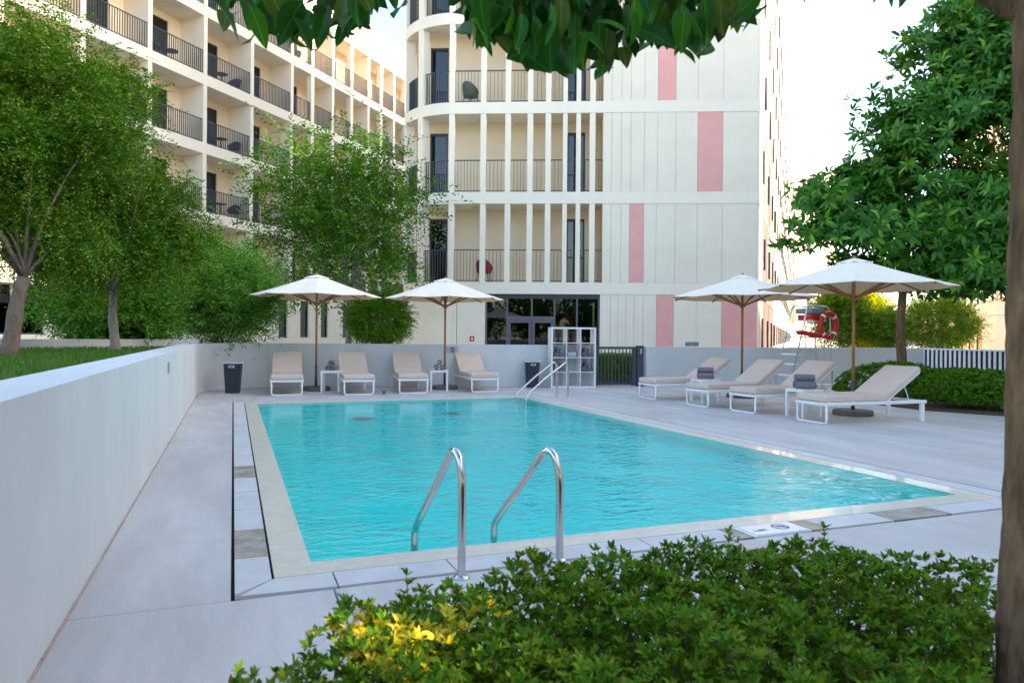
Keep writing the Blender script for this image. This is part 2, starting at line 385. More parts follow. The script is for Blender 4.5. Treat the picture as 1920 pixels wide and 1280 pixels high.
for i in range(4): bm.faces.new((lo[i], hi[i], hi[(i+1) % 4], lo[(i+1) % 4]))
tag(m.obj('pool_basin', 'basin', None, loc=PO, rz=PA), None, None, kind='structure')
m = MB(); bm = m.bm; bm.faces.new([bm.verts.new((p[0], p[1], -.007)) for p in ((U0, V0), (U1, V0), (U1, V1), (U0, V1))])
tag(m.obj('water', 'water', None, loc=PO, rz=PA), None, None, kind='structure')
for (u, v, w) in ((1.75, 7.6, 'left of the two dark round drain covers under the far water'), (3.3, 7.9, 'right of the two dark round drain covers under the far water')):
    o = MB().lathe([(.0, -.647), (.17, -.647), (.16, -.63), (.0, -.628)], 20).obj('drain_cover', 'granite', None, loc=P(u, v)); tag(o, w, 'drain', 'pool floor drains')

# depth marker print on its coping stone
mk = thing('depth_marker', 'white depth marking plate with circular no diving sign on the near coping', 'marker', P(3.1, -.125, .003), PA)
box('plate', 'tile_white', mk, -.21, .205, -.1, .1, -.002, .002)
def text(parent, s, size, loc, material, rot=(0, 0, 0), name='lettering'):
    c = bpy.data.curves.new(name, 'FONT'); c.body = s; c.size = size; c.align_x = 'CENTER'; c.align_y = 'CENTER'; c.extrude = .0008
    t = bpy.data.objects.new('tmp', c); COL.objects.link(t); bpy.context.view_layer.update()
    me = bpy.data.meshes.new_from_object(t.evaluated_get(bpy.context.evaluated_depsgraph_get())); bpy.data.objects.remove(t)
    me.materials.clear(); o = link(name, me, material, parent); o.location = loc; o.rotation_euler = rot; return o
text(mk, '1.20M', .042, (-.12, -.02, .004), 'print_grey')
def ringm(r, t, n=28, z=0):
    mb = MB(); mb.tube([(r*math.cos(2*math.pi*k/n), r*math.sin(2*math.pi*k/n), z) for k in range(n)], t, 6, closed=True); return mb
ringm(.055, .0024).obj('ring', 'print_grey', mk, loc=(.07, .01, .003))
MB().tube([(-.042, .042, 0), (.042, -.042, 0)], .0024, 6).obj('slash', 'print_grey', mk, loc=(.07, .01, .004))
MB().tube([(-.03, -.01, 0), (0, .015, 0), (.03, -.005, 0)], .0035, 6).obj('figure', 'print_grey', mk, loc=(.07, .01, .003))

# ================================================================== GARDEN WALLS
def offset_line(pts, t):
    out = []
    for i, p in enumerate(pts):
        a = pts[max(i-1, 0)]; b = pts[min(i+1, len(pts)-1)]; d = Vector((b[0]-a[0], b[1]-a[1])).normalized(); out.append((p[0]-d.y*t, p[1]+d.x*t))
    return out
def wall_obj(name, pts, t, z, material, parent):
    return MB().prism(list(pts)+offset_line(pts, t)[::-1], 0, z).obj(name, material, parent)
WL = [P(-.88, v) for v in (-6, -2, 0, 3, 6, 9, 11.9)]
corner = []
A_, B_, C_ = P(-.88, 11.9), P(-.88, 13.15), Vector((-5.68, 16.52, 0))
for i in range(9):
    f = i/8; corner.append(A_*(1-f)**2+B_*2*f*(1-f)+C_*f*f)
RW = [Vector((2.05, 17.80, 0))]
wl_pts = [(p.x, p.y) for p in WL]+[(p.x, p.y) for p in corner[1:]]+[(p.x, p.y) for p in RW]
gw = thing('garden_wall', 'long pale rendered garden wall bending from the left side to behind the left loungers', 'wall')
wall_obj('wall_body', wl_pts, .3, 1.03, 'render_white', gw)
sp_ = [(p[0], p[1]) for p in wl_pts]; sp2 = offset_line(sp_, -.012)
MB().prism(sp2+sp_[::-1], .0005, .008).obj('base_joint', 'sealant', gw)
gw2 = thing('garden_wall', 'pale rendered wall right of the gate behind the right loungers', 'wall')
WR0, WR1 = Vector((3.42, 18.12, 0)), at(1730, 660, 20.6)
wall_obj('wall_body', [(WR0.x, WR0.y), (WR1.x, WR1.y)], .25, 1.0, 'render_white', gw2)
q = at(325, 681, 8.0)
lf = thing('wall_light', 'small grey recessed light plate high on the left garden wall', 'wall light', P(-.88, 4.95, .86), PA)
box('plate', 'sign_grey', lf, 0, .008, -.09, .09, -.07, .07, .003); box('lens', 'grey_plastic', lf, .008, .011, -.075, .075, -.055, .055)
# retaining kerb behind the lawn, raised bed, lawn
bed = [tuple(P(-1.1, v).xy) for v in (-6, 13.4)]+[(-6.2, 17.2), (-9.5, 23), (-20, 23), (-20, -8)]
m = MB(); m.prism(bed[::-1], -.02, .93); tag(m.obj('raised_bed', 'soil'), None, None, kind='structure')
kb = thing('low_wall', 'low grey planter wall running behind the lawn and tree trunks', 'wall')
k0, k1 = at(-150, 655, 11.0), at(372, 655, 15.2); wall_obj('wall_body', [(k0.x, k0.y), (k1.x, k1.y)], .2, 1.12, 'render_white', kb)
n = 26000; gx = rng.random(n)*7.5-13.2+4.6; gy = rng.random(n)*12+2.5
keep = gx < (-1.0-.392*(gy-1.2)-.45); gx, gy = gx[keep], gy[keep]
b = np.stack([gx, gy, np.full(len(gx), .925)], 1); d = unit(np.stack([rng.normal(size=len(gx))*.3, rng.normal(size=len(gx))*.3, np.ones(len(gx))], 1))
tag(leaf_object('lawn_grass', b, d, unit(rng.normal(size=b.shape)), .05+.05*rng.random(len(gx)), .012, 'grass'), 'short bright green lawn behind the left garden wall', 'grass', kind='stuff')

# ================================================================== LEFT APARTMENT BUILDING (local x along the facade, y into it)
LA = math.atan2(.9317, .3633)
lb = thing('apartment_building', 'long cream apartment block with stacked balconies behind the left trees', 'building', (-15.53, 30.5, 0), LA)
T0, T1 = -10.0, 24.0; DEP = 1.45; ZB = [3.22+3.21*k for k in range(5)]; TH = .5
fins = [-9.4, -6.3, -3.2, -.11, 2.98, 6.09, 9.2, 12.95, 16.8, 20.0, 23.2]; cols = [11.0, 14.9, 18.35, 21.6]
box('rear_block', 'stucco_warm', lb, T0, T1, DEP+.25, 13, 0, 19.3)
for k, z in enumerate(ZB): box('balcony_slab', 'stucco', lb, T0, T1, 0, DEP+.24, z, z+TH)
rf = box('roof_slab', 'stucco', lb, T0, T1, 0, DEP+.24, 19.27, 19.77); box('parapet', 'stucco', rf, T0, T1, .003, .3, 19.77, 21.4)
fin0 = col0 = None
levels = [z+TH for z in ZB]
door_x = {}
GL = []
def bars(mb, x0, x1, y, z0, z1, step=.115, w=.016, d=.04):
    nb = max(2, int((x1-x0)/step)); 
    for i in range(nb+1):
        x = x0+(x1-x0)*i/nb; mb.box(x-w/2, x+w/2, y-d/2, y+d/2, z0, z1)
    mb.box(x0, x1, y-d/2-.003, y+d/2+.003, z1, z1+.035); mb.box(x0, x1, y-d/2-.003, y+d/2+.003, z0-.03, z0)
    return mb
fmesh = MB().box(-.11, .11, .004, DEP, 0, 3.21-TH).obj('partition_fin', 'stucco', lb)
cmesh = MB().box(-.14, .14, .004, .30, 0, 3.21-TH).obj('column', 'stucco', lb)
fmesh.location = (fins[0], 0, levels[0]); cmesh.location = (cols[0], 0, levels[0])
for zi, z in enumerate(levels):
    for i, x in enumerate(fins):
        if (zi, i) != (0, 0): inst(fmesh, (x, 0, z))
    for i, x in enumerate(cols):
        if (zi, i) != (0, 0): inst(cmesh, (x, 0, z))
# back walls with door openings, doors and railings, bay by bay
rails = {}; doors = {}; backs = {}
for zi, z in enumerate(levels):
    for i in range(len(fins)-1):
        a, b = fins[i]+.11, fins[i+1]-.11; w = round(b-a, 2)
        if w not in backs:
            d0, d1 = .15, 2.15
            m = MB(); m.box(0, d0, DEP, DEP+.2, 0, 2.705); m.box(d1, w, DEP, DEP+.2, 0, 2.705); m.box(d0, d1, DEP, DEP+.2, 2.35, 2.705)
            ob = m.obj('back_wall', 'stucco_warm', lb); ob.location = (a, 0, z); backs[w] = ob
            rl = bars(MB(), 0, w, .08, .09, 1.08).obj('railing', 'rail_dark', lb); rl.location = (a, 0, z); rails[w] = rl
            f = MB()
            for (xa, xb, za, zb) in ((d0, d0+.07, 0, 2.35), (d1-.07, d1, 0, 2.35), (d0, d1, 2.28, 2.349), (1.1, 1.2, 0, 2.3), (d0, d1, .001, .07)): f.box(xa, xb, DEP+.06, DEP+.14, za, zb)
            dr = f.obj('balcony_door', 'frame_dark', lb); dr.location = (a, 0, z)
            gl_ = MB().box(d0+.07, d1-.07, DEP+.095, DEP+.105, .07, 2.28).obj('pane', 'glass', dr)
            cu = MB().box(d0+.05, d1-.05, DEP+.17, DEP+.2, .02, 2.3).obj('curtain', 'curtain', dr)
            doors[w] = dr
        else:
            inst(backs[w], (a, 0, z)); inst(rails[w], (a, 0, z)); nd = inst(doors[w], (a, 0, z))
            for ch in doors[w].children: c = ch.copy(); COL.objects.link(c); c.parent = nd
# ground floor with windows
gw_list = [(-6.9, -4.6, 1.15, 2.98), (-3.4, -1.4, 1.15, 2.98), (8.3, 9.05, 1.06, 3.1), (10.12, 10.9, 1.06, 3.1), (12.0, 12.72, 1.06, 3.1), (14.2, 14.9, 1.06, 3.1)]
edges = sorted({T0, T1}|{x for w_ in gw_list for x in w_[:2]})
for a, b in zip(edges, edges[1:]):
    hit = [w_ for w_ in gw_list if abs(w_[0]-a) < 1e-6]
    if hit:
        _, _, z0, z1 = hit[0]; box('ground_wall', 'stucco', lb, a, b, .05, .3, 0, z0); box('ground_wall', 'stucco', lb, a, b, .05, .3, z1, 3.219)
        f = MB(); f.box(a, a+.06, .15, .22, z0, z1); f.box(b-.06, b, .15, .22, z0, z1); f.box(a+.06, b-.06, .15, .22, z1-.06, z1); f.box(a+.06, b-.06, .15, .22, z0, z0+.06)
        if b-a > 1.2: f.box((a+b)/2-.05, (a+b)/2+.05, .151, .219, z0+.06, z1-.06)
        f = f.obj('window', 'frame_dark', lb); box('pane', 'glass_dark', f, a+.05, b-.05, .19, .2, z0+.05, z1-.05); box('curtain', 'curtain', f, a+.02, b-.02, .26, .29, z0+.01, z1-.01)
    else: box('ground_wall', 'stucco', lb, a, b, .05, .3, 0, 3.219)

# balcony furniture of the left block
def bistro_table(label, loc):
    t = thing('bistro_table', label, 'table', loc, LA, 'bistro tables on the balconies')
    MB().lathe([(.3, .70), (.3, .725)], 20).obj('table_top', 'black_furn', t); MB().lathe([(.025, .02), (.025, .70)], 8).obj('stem', 'black_furn', t); MB().lathe([(.2, 0), (.2, .015), (.05, .02)], 16).obj('base', 'black_furn', t)
def balcony_chair(label, loc, rz, matn='black_furn', grp='dark balcony armchairs'):
    t = thing('balcony_chair', label, 'chair', loc, rz, grp)
    m = MB(); n = 14
    top = []; bot = []
    for i in range(n):
        a = R(-115+230*i/(n-1)); h = .40+.38*math.cos(a*.62)**2
        bot.append(Vector((.27*math.sin(a), .27*math.cos(a), .40))); top.append(Vector((.31*math.sin(a), .31*math.cos(a), h+.08)))
    bm = m.bm; A = [bm.verts.new(p) for p in bot]; B = [bm.verts.new(p) for p in top]; A2 = [bm.verts.new(p*.88+Vector((0, 0, p.z*.12))) for p in bot]; B2 = [bm.verts.new(Vector((p.x*.88, p.y*.88, p.z))) for p in top]
    for i in range(n-1):
        bm.faces.new((A[i], A[i+1], B[i+1], B[i])); bm.faces.new((A2[i+1], A2[i], B2[i], B2[i+1])); bm.faces.new((B[i], B[i+1], B2[i+1], B2[i])); bm.faces.new((A[i+1], A[i], A2[i], A2[i+1]))
    bm.faces.new((A[0], B[0], B2[0], A2[0])); bm.faces.new((A[-1], A2[-1], B2[-1], B[-1]))
    m.obj('backrest', matn, t, True); MB().lathe([(.20, .36), (.27, .38), (.27, .42), (.22, .44)], 20).obj('seat', matn, t)
    for sx in (-1, 1):
        for sy in (-1, 1): MB().tube([(.16*sx, .16*sy, .37), (.23*sx, .23*sy, 0)], .014, 6).obj('leg', 'black_furn', t)
def LBp(x, y, z): return lb_m @ Vector((x, y, z))
lb_m = Matrix.Translation((-15.53, 30.5, 0)) @ Matrix.Rotation(LA, 4, 'Z')
for fl, nm in ((3, 'top storey but one'), (2, 'third balcony storey'), (1, 'second balcony storey')):
    bistro_table('dark round bistro table on the left block, %s, beside a dark chair' % nm, LBp(4.75, .75, levels[fl])); balcony_chair('dark tub chair on the left block, %s, right of the bistro table' % nm, LBp(5.55, .65, levels[fl]), LA+R(-70))
bistro_table('dark bistro table on the topmost balcony row, nearest the trees', LBp(1.7, .75, levels[3])); balcony_chair('dark tub chair by the topmost balcony row table, nearest the trees', LBp(.75, .6, levels[3]), LA+R(60))
balcony_chair('dark tub chair on the high balcony left of the white columns', LBp(10.2, .6, levels[4]), LA+R(-60))

# ================================================================== CENTRAL BUILDING
CA = math.atan2(-.055, .9985); CB0 = Vector((2.63, 25.1, 0))
cb = thing('hotel_building', 'white hotel building with curved balcony corner and pink facade panels', 'building', CB0, CA)
cb_m = Matrix.Translation(CB0) @ Matrix.Rotation(CA, 4, 'Z')
xc, rr_, XE = -4.75, 2.2, 5.93; S = 3.2; ZS = [2.74+S*k for k in range(7)]; T_ = .41; ROOF = 22.6
def curve_pts(r, cx=xc, cy=rr_, n=16, a1=90): return [(cx-r*math.sin(R(a1*i/n)), cy-r*math.cos(R(a1*i/n))) for i in range(n+1)]
DB = 1.25
# side direction (local)
side_w = Vector((.405, 1, 0)).normalized(); sd = (Matrix.Rotation(-CA, 4, 'Z') @ side_w); sd = Vector((sd.x, sd.y))
sn = Vector((sd.y, -sd.x))
for k, z in enumerate(ZS):
    poly = [(XE+.012, -.012)]+[(.5, -.012)]+[(p[0], p[1]-.012) for p in curve_pts(rr_)]+[(-6.95, 9), (-5.9, 9), (-5.9, DB+.1), (XE+.012+sd.x*1.5, sd.y*1.5)]
    MB().prism(poly[::-1], z, z+T_).obj('floor_slab', 'stucco', cb)
# core volumes
frontwing = [(.525, .02), (XE-.02, .02), (XE-.02+sd.x*13, sd.y*13), (-5.9, 13.5), (-5.9, DB+.12), (.525, DB+.12)]
MB().prism(frontwing, 3.1, ROOF).obj('core', 'stucco_warm', cb)
rw = [(XE-.02+sd.x*12.9, sd.y*12.9), (XE-.02+sd.x*92, sd.y*92), (XE-.02+sd.x*92-sn.x*9, sd.y*92-sn.y*9), (XE-.02+sd.x*12.9-sn.x*9, sd.y*12.9-sn.y*9)]
MB().prism(rw, 0, ROOF).obj('side_wing', 'stucco', cb)
# balcony storeys
colx = [-4.85, -3.72, -2.84, -2.05, -1.41, -.81, -.34, .155]
column = MB().box(-.10, .10, 0, .34, 0, S-T_, .01, seg=1).obj('column', 'stucco', cb)
column.location = (colx[0], 0, ZS[0]+T_)
first = True
lamp0 = None
for k in range(4):
    z0 = ZS[k]+T_; z1 = ZS[k+1]
    # back wall with two openings
    seg_x = [(-5.9, -5.84), (-5.16, -.72), (-.05, .52)]
    for a, b in seg_x: box('back_wall', 'stucco_warm', cb, a, b, DB, DB+.13, z0, z1)
    for a, b in ((-5.84, -5.16), (-.72, -.05)):
        box('back_wall', 'stucco_warm', cb, a, b, DB, DB+.13, z0+2.45, z1)
        f = MB(); f.box(a, a+.06, DB+.02, DB+.1, z0, z0+2.45); f.box(b-.06, b, DB+.02, DB+.1, z0, z0+2.45); f.box(a+.06, b-.06, DB+.02, DB+.1, z0+2.36, z0+2.449); f.box(a+.06, b-.06, DB+.02, DB+.1, z0+.001, z0+.08)
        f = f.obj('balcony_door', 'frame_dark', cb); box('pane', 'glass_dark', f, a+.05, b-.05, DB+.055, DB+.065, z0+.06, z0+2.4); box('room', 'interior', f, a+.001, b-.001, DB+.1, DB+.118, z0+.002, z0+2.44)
    box('side_back_wall', 'stucco_warm', cb, -5.898, -5.77, DB+.131, 13, z0, z1)
    # columns
    for i, x in enumerate(colx):
        if first: first = False; continue
        inst(column, (x, 0, z0), scale=(.8 if i in (5, 6) else 1, 1, 1))
    for phi in (37, 71, 104):
        p = (xc-rr_*math.sin(R(phi)), rr_-rr_*math.cos(R(phi)))
        inst(column, (p[0], p[1], z0), rz=-R(phi), scale=(1.3, 1, 1))
    # railings
    for a, b in zip(colx, colx[1:]): bars(MB(), a+.1, b-.1, .12, z0+.08, z0+1.14, .115, .013, .03).obj('railing', 'rail_dark', cb)
    bars(MB(), .255, .52, .12, z0+.08, z0+1.14, .115, .013, .03).obj('railing', 'rail_dark', cb)
    for pa, pb in ((2.5, 34), (40, 68), (74, 101)):
        m = MB(); nb = 11
        for i in range(nb+1):
            a = R(pa+(pb-pa)*i/nb); M4 = Matrix.Translation((xc-2.08*math.sin(a), rr_-2.08*math.cos(a), 0)) @ Matrix.Rotation(-a, 4, 'Z')
            m.box(-.008, .008, -.02, .02, z0+.08, z0+1.14, M=M4)
        for zz in (z0+.065, z0+1.155): m.tube([(xc-2.08*math.sin(R(pa+(pb-pa)*i/nb)), rr_-2.08*math.cos(R(pa+(pb-pa)*i/nb)), zz) for i in range(nb+1)], .018, 6)
        m.obj('railing', 'rail_dark', cb)
    lm = MB().lathe([(.0, z1-.06), (.10, z1-.055), (.14, z1-.03), (.14, z1-.001)], 16).obj('ceiling_lamp', 'lamp_glass', cb, loc=(-4.1, .75, 0))
# panels right of the balconies, storey by storey
stor = {0: ([.46, .83, 1.10, 1.38, 1.66, 1.97, 2.43, 3.03, 3.82, 4.69, 5.9], {6, 9}),
        1: ([.52, .83, 1.17, 1.50, 1.99, 2.43, 3.06, 3.82, 4.69, 5.9], {3}),
        2: ([.52, .83, 1.17, 1.50, 1.97, 2.43, 3.06, 3.82, 4.69, 5.9], {7}),
        3: ([.52, .83, 1.17, 1.50, 1.97, 2.43, 3.06, 3.82, 4.69, 5.9], {5}),
        4: ([.52, .83, 1.17, 1.50, 1.97, 2.43, 3.06, 3.82, 4.69, 5.9], {8, 2}),
        5: ([.52, .83, 1.17, 1.50, 1.97, 2.43, 3.06, 3.82, 4.69, 5.9], {4}), 6: ([.52, 1.17, 1.97, 3.06, 4.69, 5.9], {3})}
stor[1] = ([.52, .83, 1.17, 1.47, 1.97, 2.40, 3.06, 3.82, 4.69, 5.9], {3})
for k, (xs, pink) in stor.items():
    z0 = 0 if k == 0 else ZS[k-1]+T_; z1 = ZS[k] if k < 7 else ROOF
    for i, (a, b) in enumerate(zip(xs, xs[1:])):
        box('wall_panel', 'panel_pink' if i in pink else 'panel', cb, a+.006, b-.006, 0, .1, z0+.006, z1-.006)
    box('seam_backing', 'seam', cb, xs[0], xs[-1], .012, .11, z0, z1)
box('corner_trim', 'stucco', cb, 5.90, 5.95, -.004, .12, 0, ROOF)
# ground floor left of the glazing, following the curve
for a, b in ((-4.75, -4.62), (-4.61, -3.6)): box('wall_panel', 'panel', cb, a+.004, b-.004, .0, .12, 0, ZS[0])
cp = curve_pts(2.2)
for i in range(0, 12, 4):
    seg = cp[i:i+5]; ins = [(xc+(p[0]-xc)*.94, rr_+(p[1]-rr_)*.94) for p in seg]
    MB().prism(seg+ins[::-1], 0, ZS[0]).obj('wall_panel', 'panel', cb)
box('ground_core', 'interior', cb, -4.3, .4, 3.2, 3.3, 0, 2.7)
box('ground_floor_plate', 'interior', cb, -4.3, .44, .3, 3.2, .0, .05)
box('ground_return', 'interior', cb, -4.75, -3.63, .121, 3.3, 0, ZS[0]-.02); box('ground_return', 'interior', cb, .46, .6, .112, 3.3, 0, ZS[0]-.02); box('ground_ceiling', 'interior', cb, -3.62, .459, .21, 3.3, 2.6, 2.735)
# glazed entrance
gz = box('shopfront', 'frame_dark', cb, -3.6, .46, .10, .2, 2.58, 2.739)
m = MB(); m.box(-3.6, -3.54, .1, .2, 0, 2.58); m.box(.4, .46, .1, .2, 0, 2.58)
m.obj('jamb', 'frame_mauve', gz)
for x in (-2.82, -1.94, -1.13, -.34):
    box('mullion', 'frame_mauve', gz, x-.03, x+.03, .1, .17, 1.95 if x == -1.94 else 0, 2.579)
box('transom', 'frame_mauve', gz, -2.79, -1.16, .1, .168, 1.84, 1.95)
for a, b in ((-2.79, -1.95), (-1.93, -1.16)):
    m = MB(); m.box(a, a+.1, .11, .16, .05, 1.839); m.box(b-.1, b, .11, .16, .05, 1.839); m.box(a+.1, b-.1, .11, .16, 1.72, 1.839); m.box(a+.1, b-.1, .11, .16, .05, .25); m.obj('entrance_door', 'frame_mauve', gz)
for a, b in ((-3.54, -2.85), (-2.79, -1.97), (-1.91, -1.16), (-1.10, -.37), (-.31, .4)): box('pane', 'glass_dark', gz, a, b, .135, .145, .05, 2.58)
ex = MB().box(-2.12, -1.78, .5, .53, 2.03, 2.15).obj('exit_sign', 'sign_white', cb)
# side face: bands, pink strips and many small windows
sm = Matrix(((sd.x, sn.x, 0, XE), (sd.y, sn.y, 0, 0), (0, 0, 1, 0), (0, 0, 0, 1)))   # local: x along side, y outwards
for k, z in enumerate(ZS): MB().box(.06, 92, -.03, .035, z, z+T_, M=sm).obj('side_band', 'stucco', cb)
box('parapet', 'stucco', cb, .5, XE, -.01, .3, ROOF-.1, ROOF+.4); MB().box(.01, 92, -.3, .02, ROOF-.1, ROOF+.4, M=sm).obj('parapet', 'stucco', cb)
rp_ = random.Random(3)
MB().box(.08, 13.5, -.03, -.001, 0, ZS[6], M=sm).obj('side_backing', 'seam', cb)
for k in range(7):
    z0 = 0 if k == 0 else ZS[k-1]+T_; z1 = ZS[k]; x = .1; i = 0
    while x < 13:
        w = rp_.choice((.5, .8, 1.1, 1.6)); MB().box(x, x+w-.02, -.02, .012, z0+.006, z1-.006, M=sm).obj('wall_panel', 'panel_pink' if rp_.random() < .4 else 'panel', cb); x += w
    while x < 90:
        w = rp_.uniform(1.0, 2.4)
        if rp_.random() < .45 and x < 60: MB().box(x, x+w, -.02, .012, z0, z1, M=sm).obj('wall_panel', 'panel_pink', cb)
        x += w+rp_.uniform(.6, 3)
win0 = None
for k in range(7):
    z0 = 0 if k == 0 else ZS[k-1]+T_
    x = 2.6+(k % 2)*1.2
    while x < 90:
        if win0 is None: win0 = MB().box(-.2, .2, -.09, .05, .8, 2.0, .01, seg=1).obj('window', 'rail_dark', cb); w_ = win0
        else: w_ = inst(win0, (0, 0, 0))
        p = sm @ Vector((x, 0, z0)); w_.location = p; w_.rotation_euler.z = math.atan2(sd.y, sd.x); x += 4.6
# signs and furniture on the central building and wall
def CBp(x, y, z): return cb_m @ Vector((x, y, z))
balcony_chair('green knitted tub chair on a second row balcony of the hotel', CBp(-4.25, .55, ZS[2]+T_), CA+R(150), 'green_fabric', None)
balcony_chair('red tub chair on the lowest hotel balcony behind the columns', CBp(-3.7, .55, ZS[0]+T_), CA+R(170), 'red_fabric', None)
fs = thing('fire_sign', 'small red square fire point sign with white flame on the hotel wall', 'sign', CBp(-4.06, -.004, 1.14), CA)
box('plate', 'red', fs, -.085, .085, -.012, 0, -.09, .09, .004); MB().tube([(0, -.014, -.05), (0.012, -.014, 0), (-.004, -.014, .03), (0.004, -.014, .055)], [.022, .028, .018, .004], 8).obj('flame', 'sign_white', fs)

# ================================================================== FAR AND RIGHT BUILDINGS
fb = thing('far_building', 'bright sunlit pale building with tall dark windows at the end of the lane', 'building', at(1470, 640, 122)*1, 0); fb.location.z = 0; fb.rotation_euler.z = R(24)
fx0 = 0
box('wall', 'stucco', fb, -6, 12, 0, 12, 0, 31)
for (px0, px1, py0, py1) in ((1484, 1498, 340, 388), (1484, 1498, 395, 432), (1484, 1498, 445, 495), (1484, 1498, 505, 545), (1484, 1498, 560, 606), (1528, 1540, 350, 400), (1528, 1540, 420, 470), (1528, 1540, 560, 606)):
    a = at(px0, py1, 122)-fb.location; b_ = at(px1, py0, 122)-fb.location
    f = box('window', 'frame_dark', fb, a.x, b_.x, -.12, .05, a.z, b_.z); box('pane', 'glass_dark', f, a.x+.1, (a.x+b_.x)/2-.08, -.15, -.13, a.z+.1, b_.z-.1); box('pane', 'glass_dark', f, (a.x+b_.x)/2+.08, b_.x-.1, -.15, -.13, a.z+.1, b_.z-.1)
rb = thing('garden_building', 'peach and white building with narrow windows behind the striped fence', 'building', (25.0, 40.6, 0), math.atan2(-7, -2.9))
# local x runs from far left to near right, local y into the building
box('lower_wall', 'peach', rb, 0, 13.6, 0, 3, 0, 2.25); box('upper_slab', 'stucco', rb, 0, 13.6, -.6, 3, 2.25, 2.75); box('upper_wall', 'stucco', rb, 0, 13.6, .0, 3, 2.75, 14.4)
box('end_pier', 'stucco', rb, 11.1, 13.58, -.58, 0, 0, 2.24)
for x in (1.3, 3.2, 5.0, 6.8, 8.7, 10.4): f = box('window', 'frame_dark', rb, x, x+.5, -.05, .02, .3, 2.2); box('pane', 'glass_dark', f, x+.06, x+.44, -.07, -.06, .35, 2.15)
for fl in range(4):
    for i in range(9):
        x = .5+i*1.45; f = box('window', 'rail_dark', rb, x, x+1.05, -.06, .02, 2.95+2.9*fl, 4.9+2.9*fl); box('pane', 'glass_dark', f, x+.07, x+.98, -.075, -.065, 3.02+2.9*fl, 4.83+2.9*fl)
# unseen block on the sunny side, placed and sized to shade the court
tb = thing('shade_block', 'unseen cream block right of the court, shaped to shade it', 'building', (19.2, 24.6, 0), R(-90))
# local x runs towards -Y, local y towards +X
HT = 14.5
box('wall', 'stucco', tb, 0, 23.2, 0, 4, 0, HT)  # unseen shade block, one side of the notch
box('wall', 'stucco', tb, 23.75, 40, 0, 4, 0, HT)  # unseen shade block, other side of the notch
box('shade_block_link', 'stucco', tb, 23.2, 23.75, 0, 4, 0, 6.7)  # notch above is cut to let a sunbeam through to the hedge
for k in range(4):
    box('shade_block_band', 'panel', tb, -.02, 23.19, -.12, .0, 3.3*k+2.9, 3.3*k+3.3); box('shade_block_band', 'panel', tb, 23.76, 40, -.12, .0, 3.3*k+2.9, 3.3*k+3.3)
    for i in range(12): i == 7 or box('window', 'glass_dark', tb, 1+i*3.25, 2.5+i*3.25, -.03, .01, 3.3*k+.75, 3.3*k+2.65)  # windows on the unseen shade block

# ================================================================== FENCE, GATE, HEDGE BEHIND IT
gt = thing('gate', 'dark blue grey metal bar gate between the shelf and the right wall', 'gate', (2.1, 17.86, 0), math.atan2(.29, 1.30))
GLn = 1.08
m = MB(); m.box(0, .075, -.03, .03, .02, 1.0); m.box(GLn-.1, GLn, -.03, .03, .02, 1.0); m.box(.075, GLn-.1, -.03, .03, .94, 1.0); m.box(.075, GLn-.1, -.03, .03, .03, .09); m.obj('frame', 'rail_dark', gt)
for i in range(9):
    x = .155+i*(GLn-.255)/8.6*1.0; box('bar', 'rail_dark', gt, x-.011, x+.011, -.011, .011, .09, .94)
ps = MB().box(GLn+.02, GLn+.20, -.05, .05, 0, 1.03).obj('latch_post', 'rail_dark', gt); box('lock', 'alu', ps, GLn+.09, GLn+.14, -.075, -.05, .82, .95, .006)
p = rng.random((2600, 3))*np.array([1.9, .5, .62])+np.array([1.7, 19.2, .12]); f = rng.integers(0, 3, 2600)
p[f == 0, 1] = 19.2+rng.random((f == 0).sum())*.04; p[f == 1, 2] = .72+rng.random((f == 1).sum())*.05
o_ = np.tile(np.array([0, -.7, .5]), (2600, 1)); lf = rosettes(p, o_, 5, .055, .028)
hg = thing('box_hedge', 'clipped green hedge seen through the bar gate', 'hedge', (0, 0, 0)); ho = leaf_object('foliage', *lf, 'leaf_bush', hg); ho['kind'] = 'stuff'; box('core', 'twig', hg, 1.75, 3.55, 19.26, 19.66, 0, .68)
fn = thing('slatted_fence', 'white fence with dark gaps like stripes at the far right', 'fence', (WR1.x, WR1.y, 0))
e0, e1 = Vector((WR1.x, WR1.y, 0)), at(1935, 660, 17.3); fl_ = (Vector((e1.x, e1.y, 0))-e0); ang = math.atan2(fl_.y, fl_.x); fn.rotation_euler.z = ang; Lf_ = fl_.length
box('backing', 'slat_navy', fn, 0, Lf_, .016, .04, 0, .96); box('top_rail', 'slat_white', fn, 0, Lf_, -.02, .08, .96, 1.0)
s0 = box('slat', 'slat_white', fn, 0, .072, 0, .014, .02, .96); i = 1
while .12+i*.155 < Lf_: inst(s0, (i*.155, 0, 0)); i += 1

# floodlights on the wall
for j, lab in enumerate(('left of two small grey floodlights on top of the right garden wall', 'right of two small grey floodlights on top of the right garden wall')):
    p = at(1291+j*13, 648, 19.1); t = thing('floodlight', lab, 'floodlight', (p.x, p.y, 1.0), R(10), 'floodlights on the wall')
    box('housing', 'grey_plastic', t, -.075, .075, -.05, .05, .02, .13, .012); box('bracket', 'alu', t, -.02, .02, -.02, .02, 0, .02)
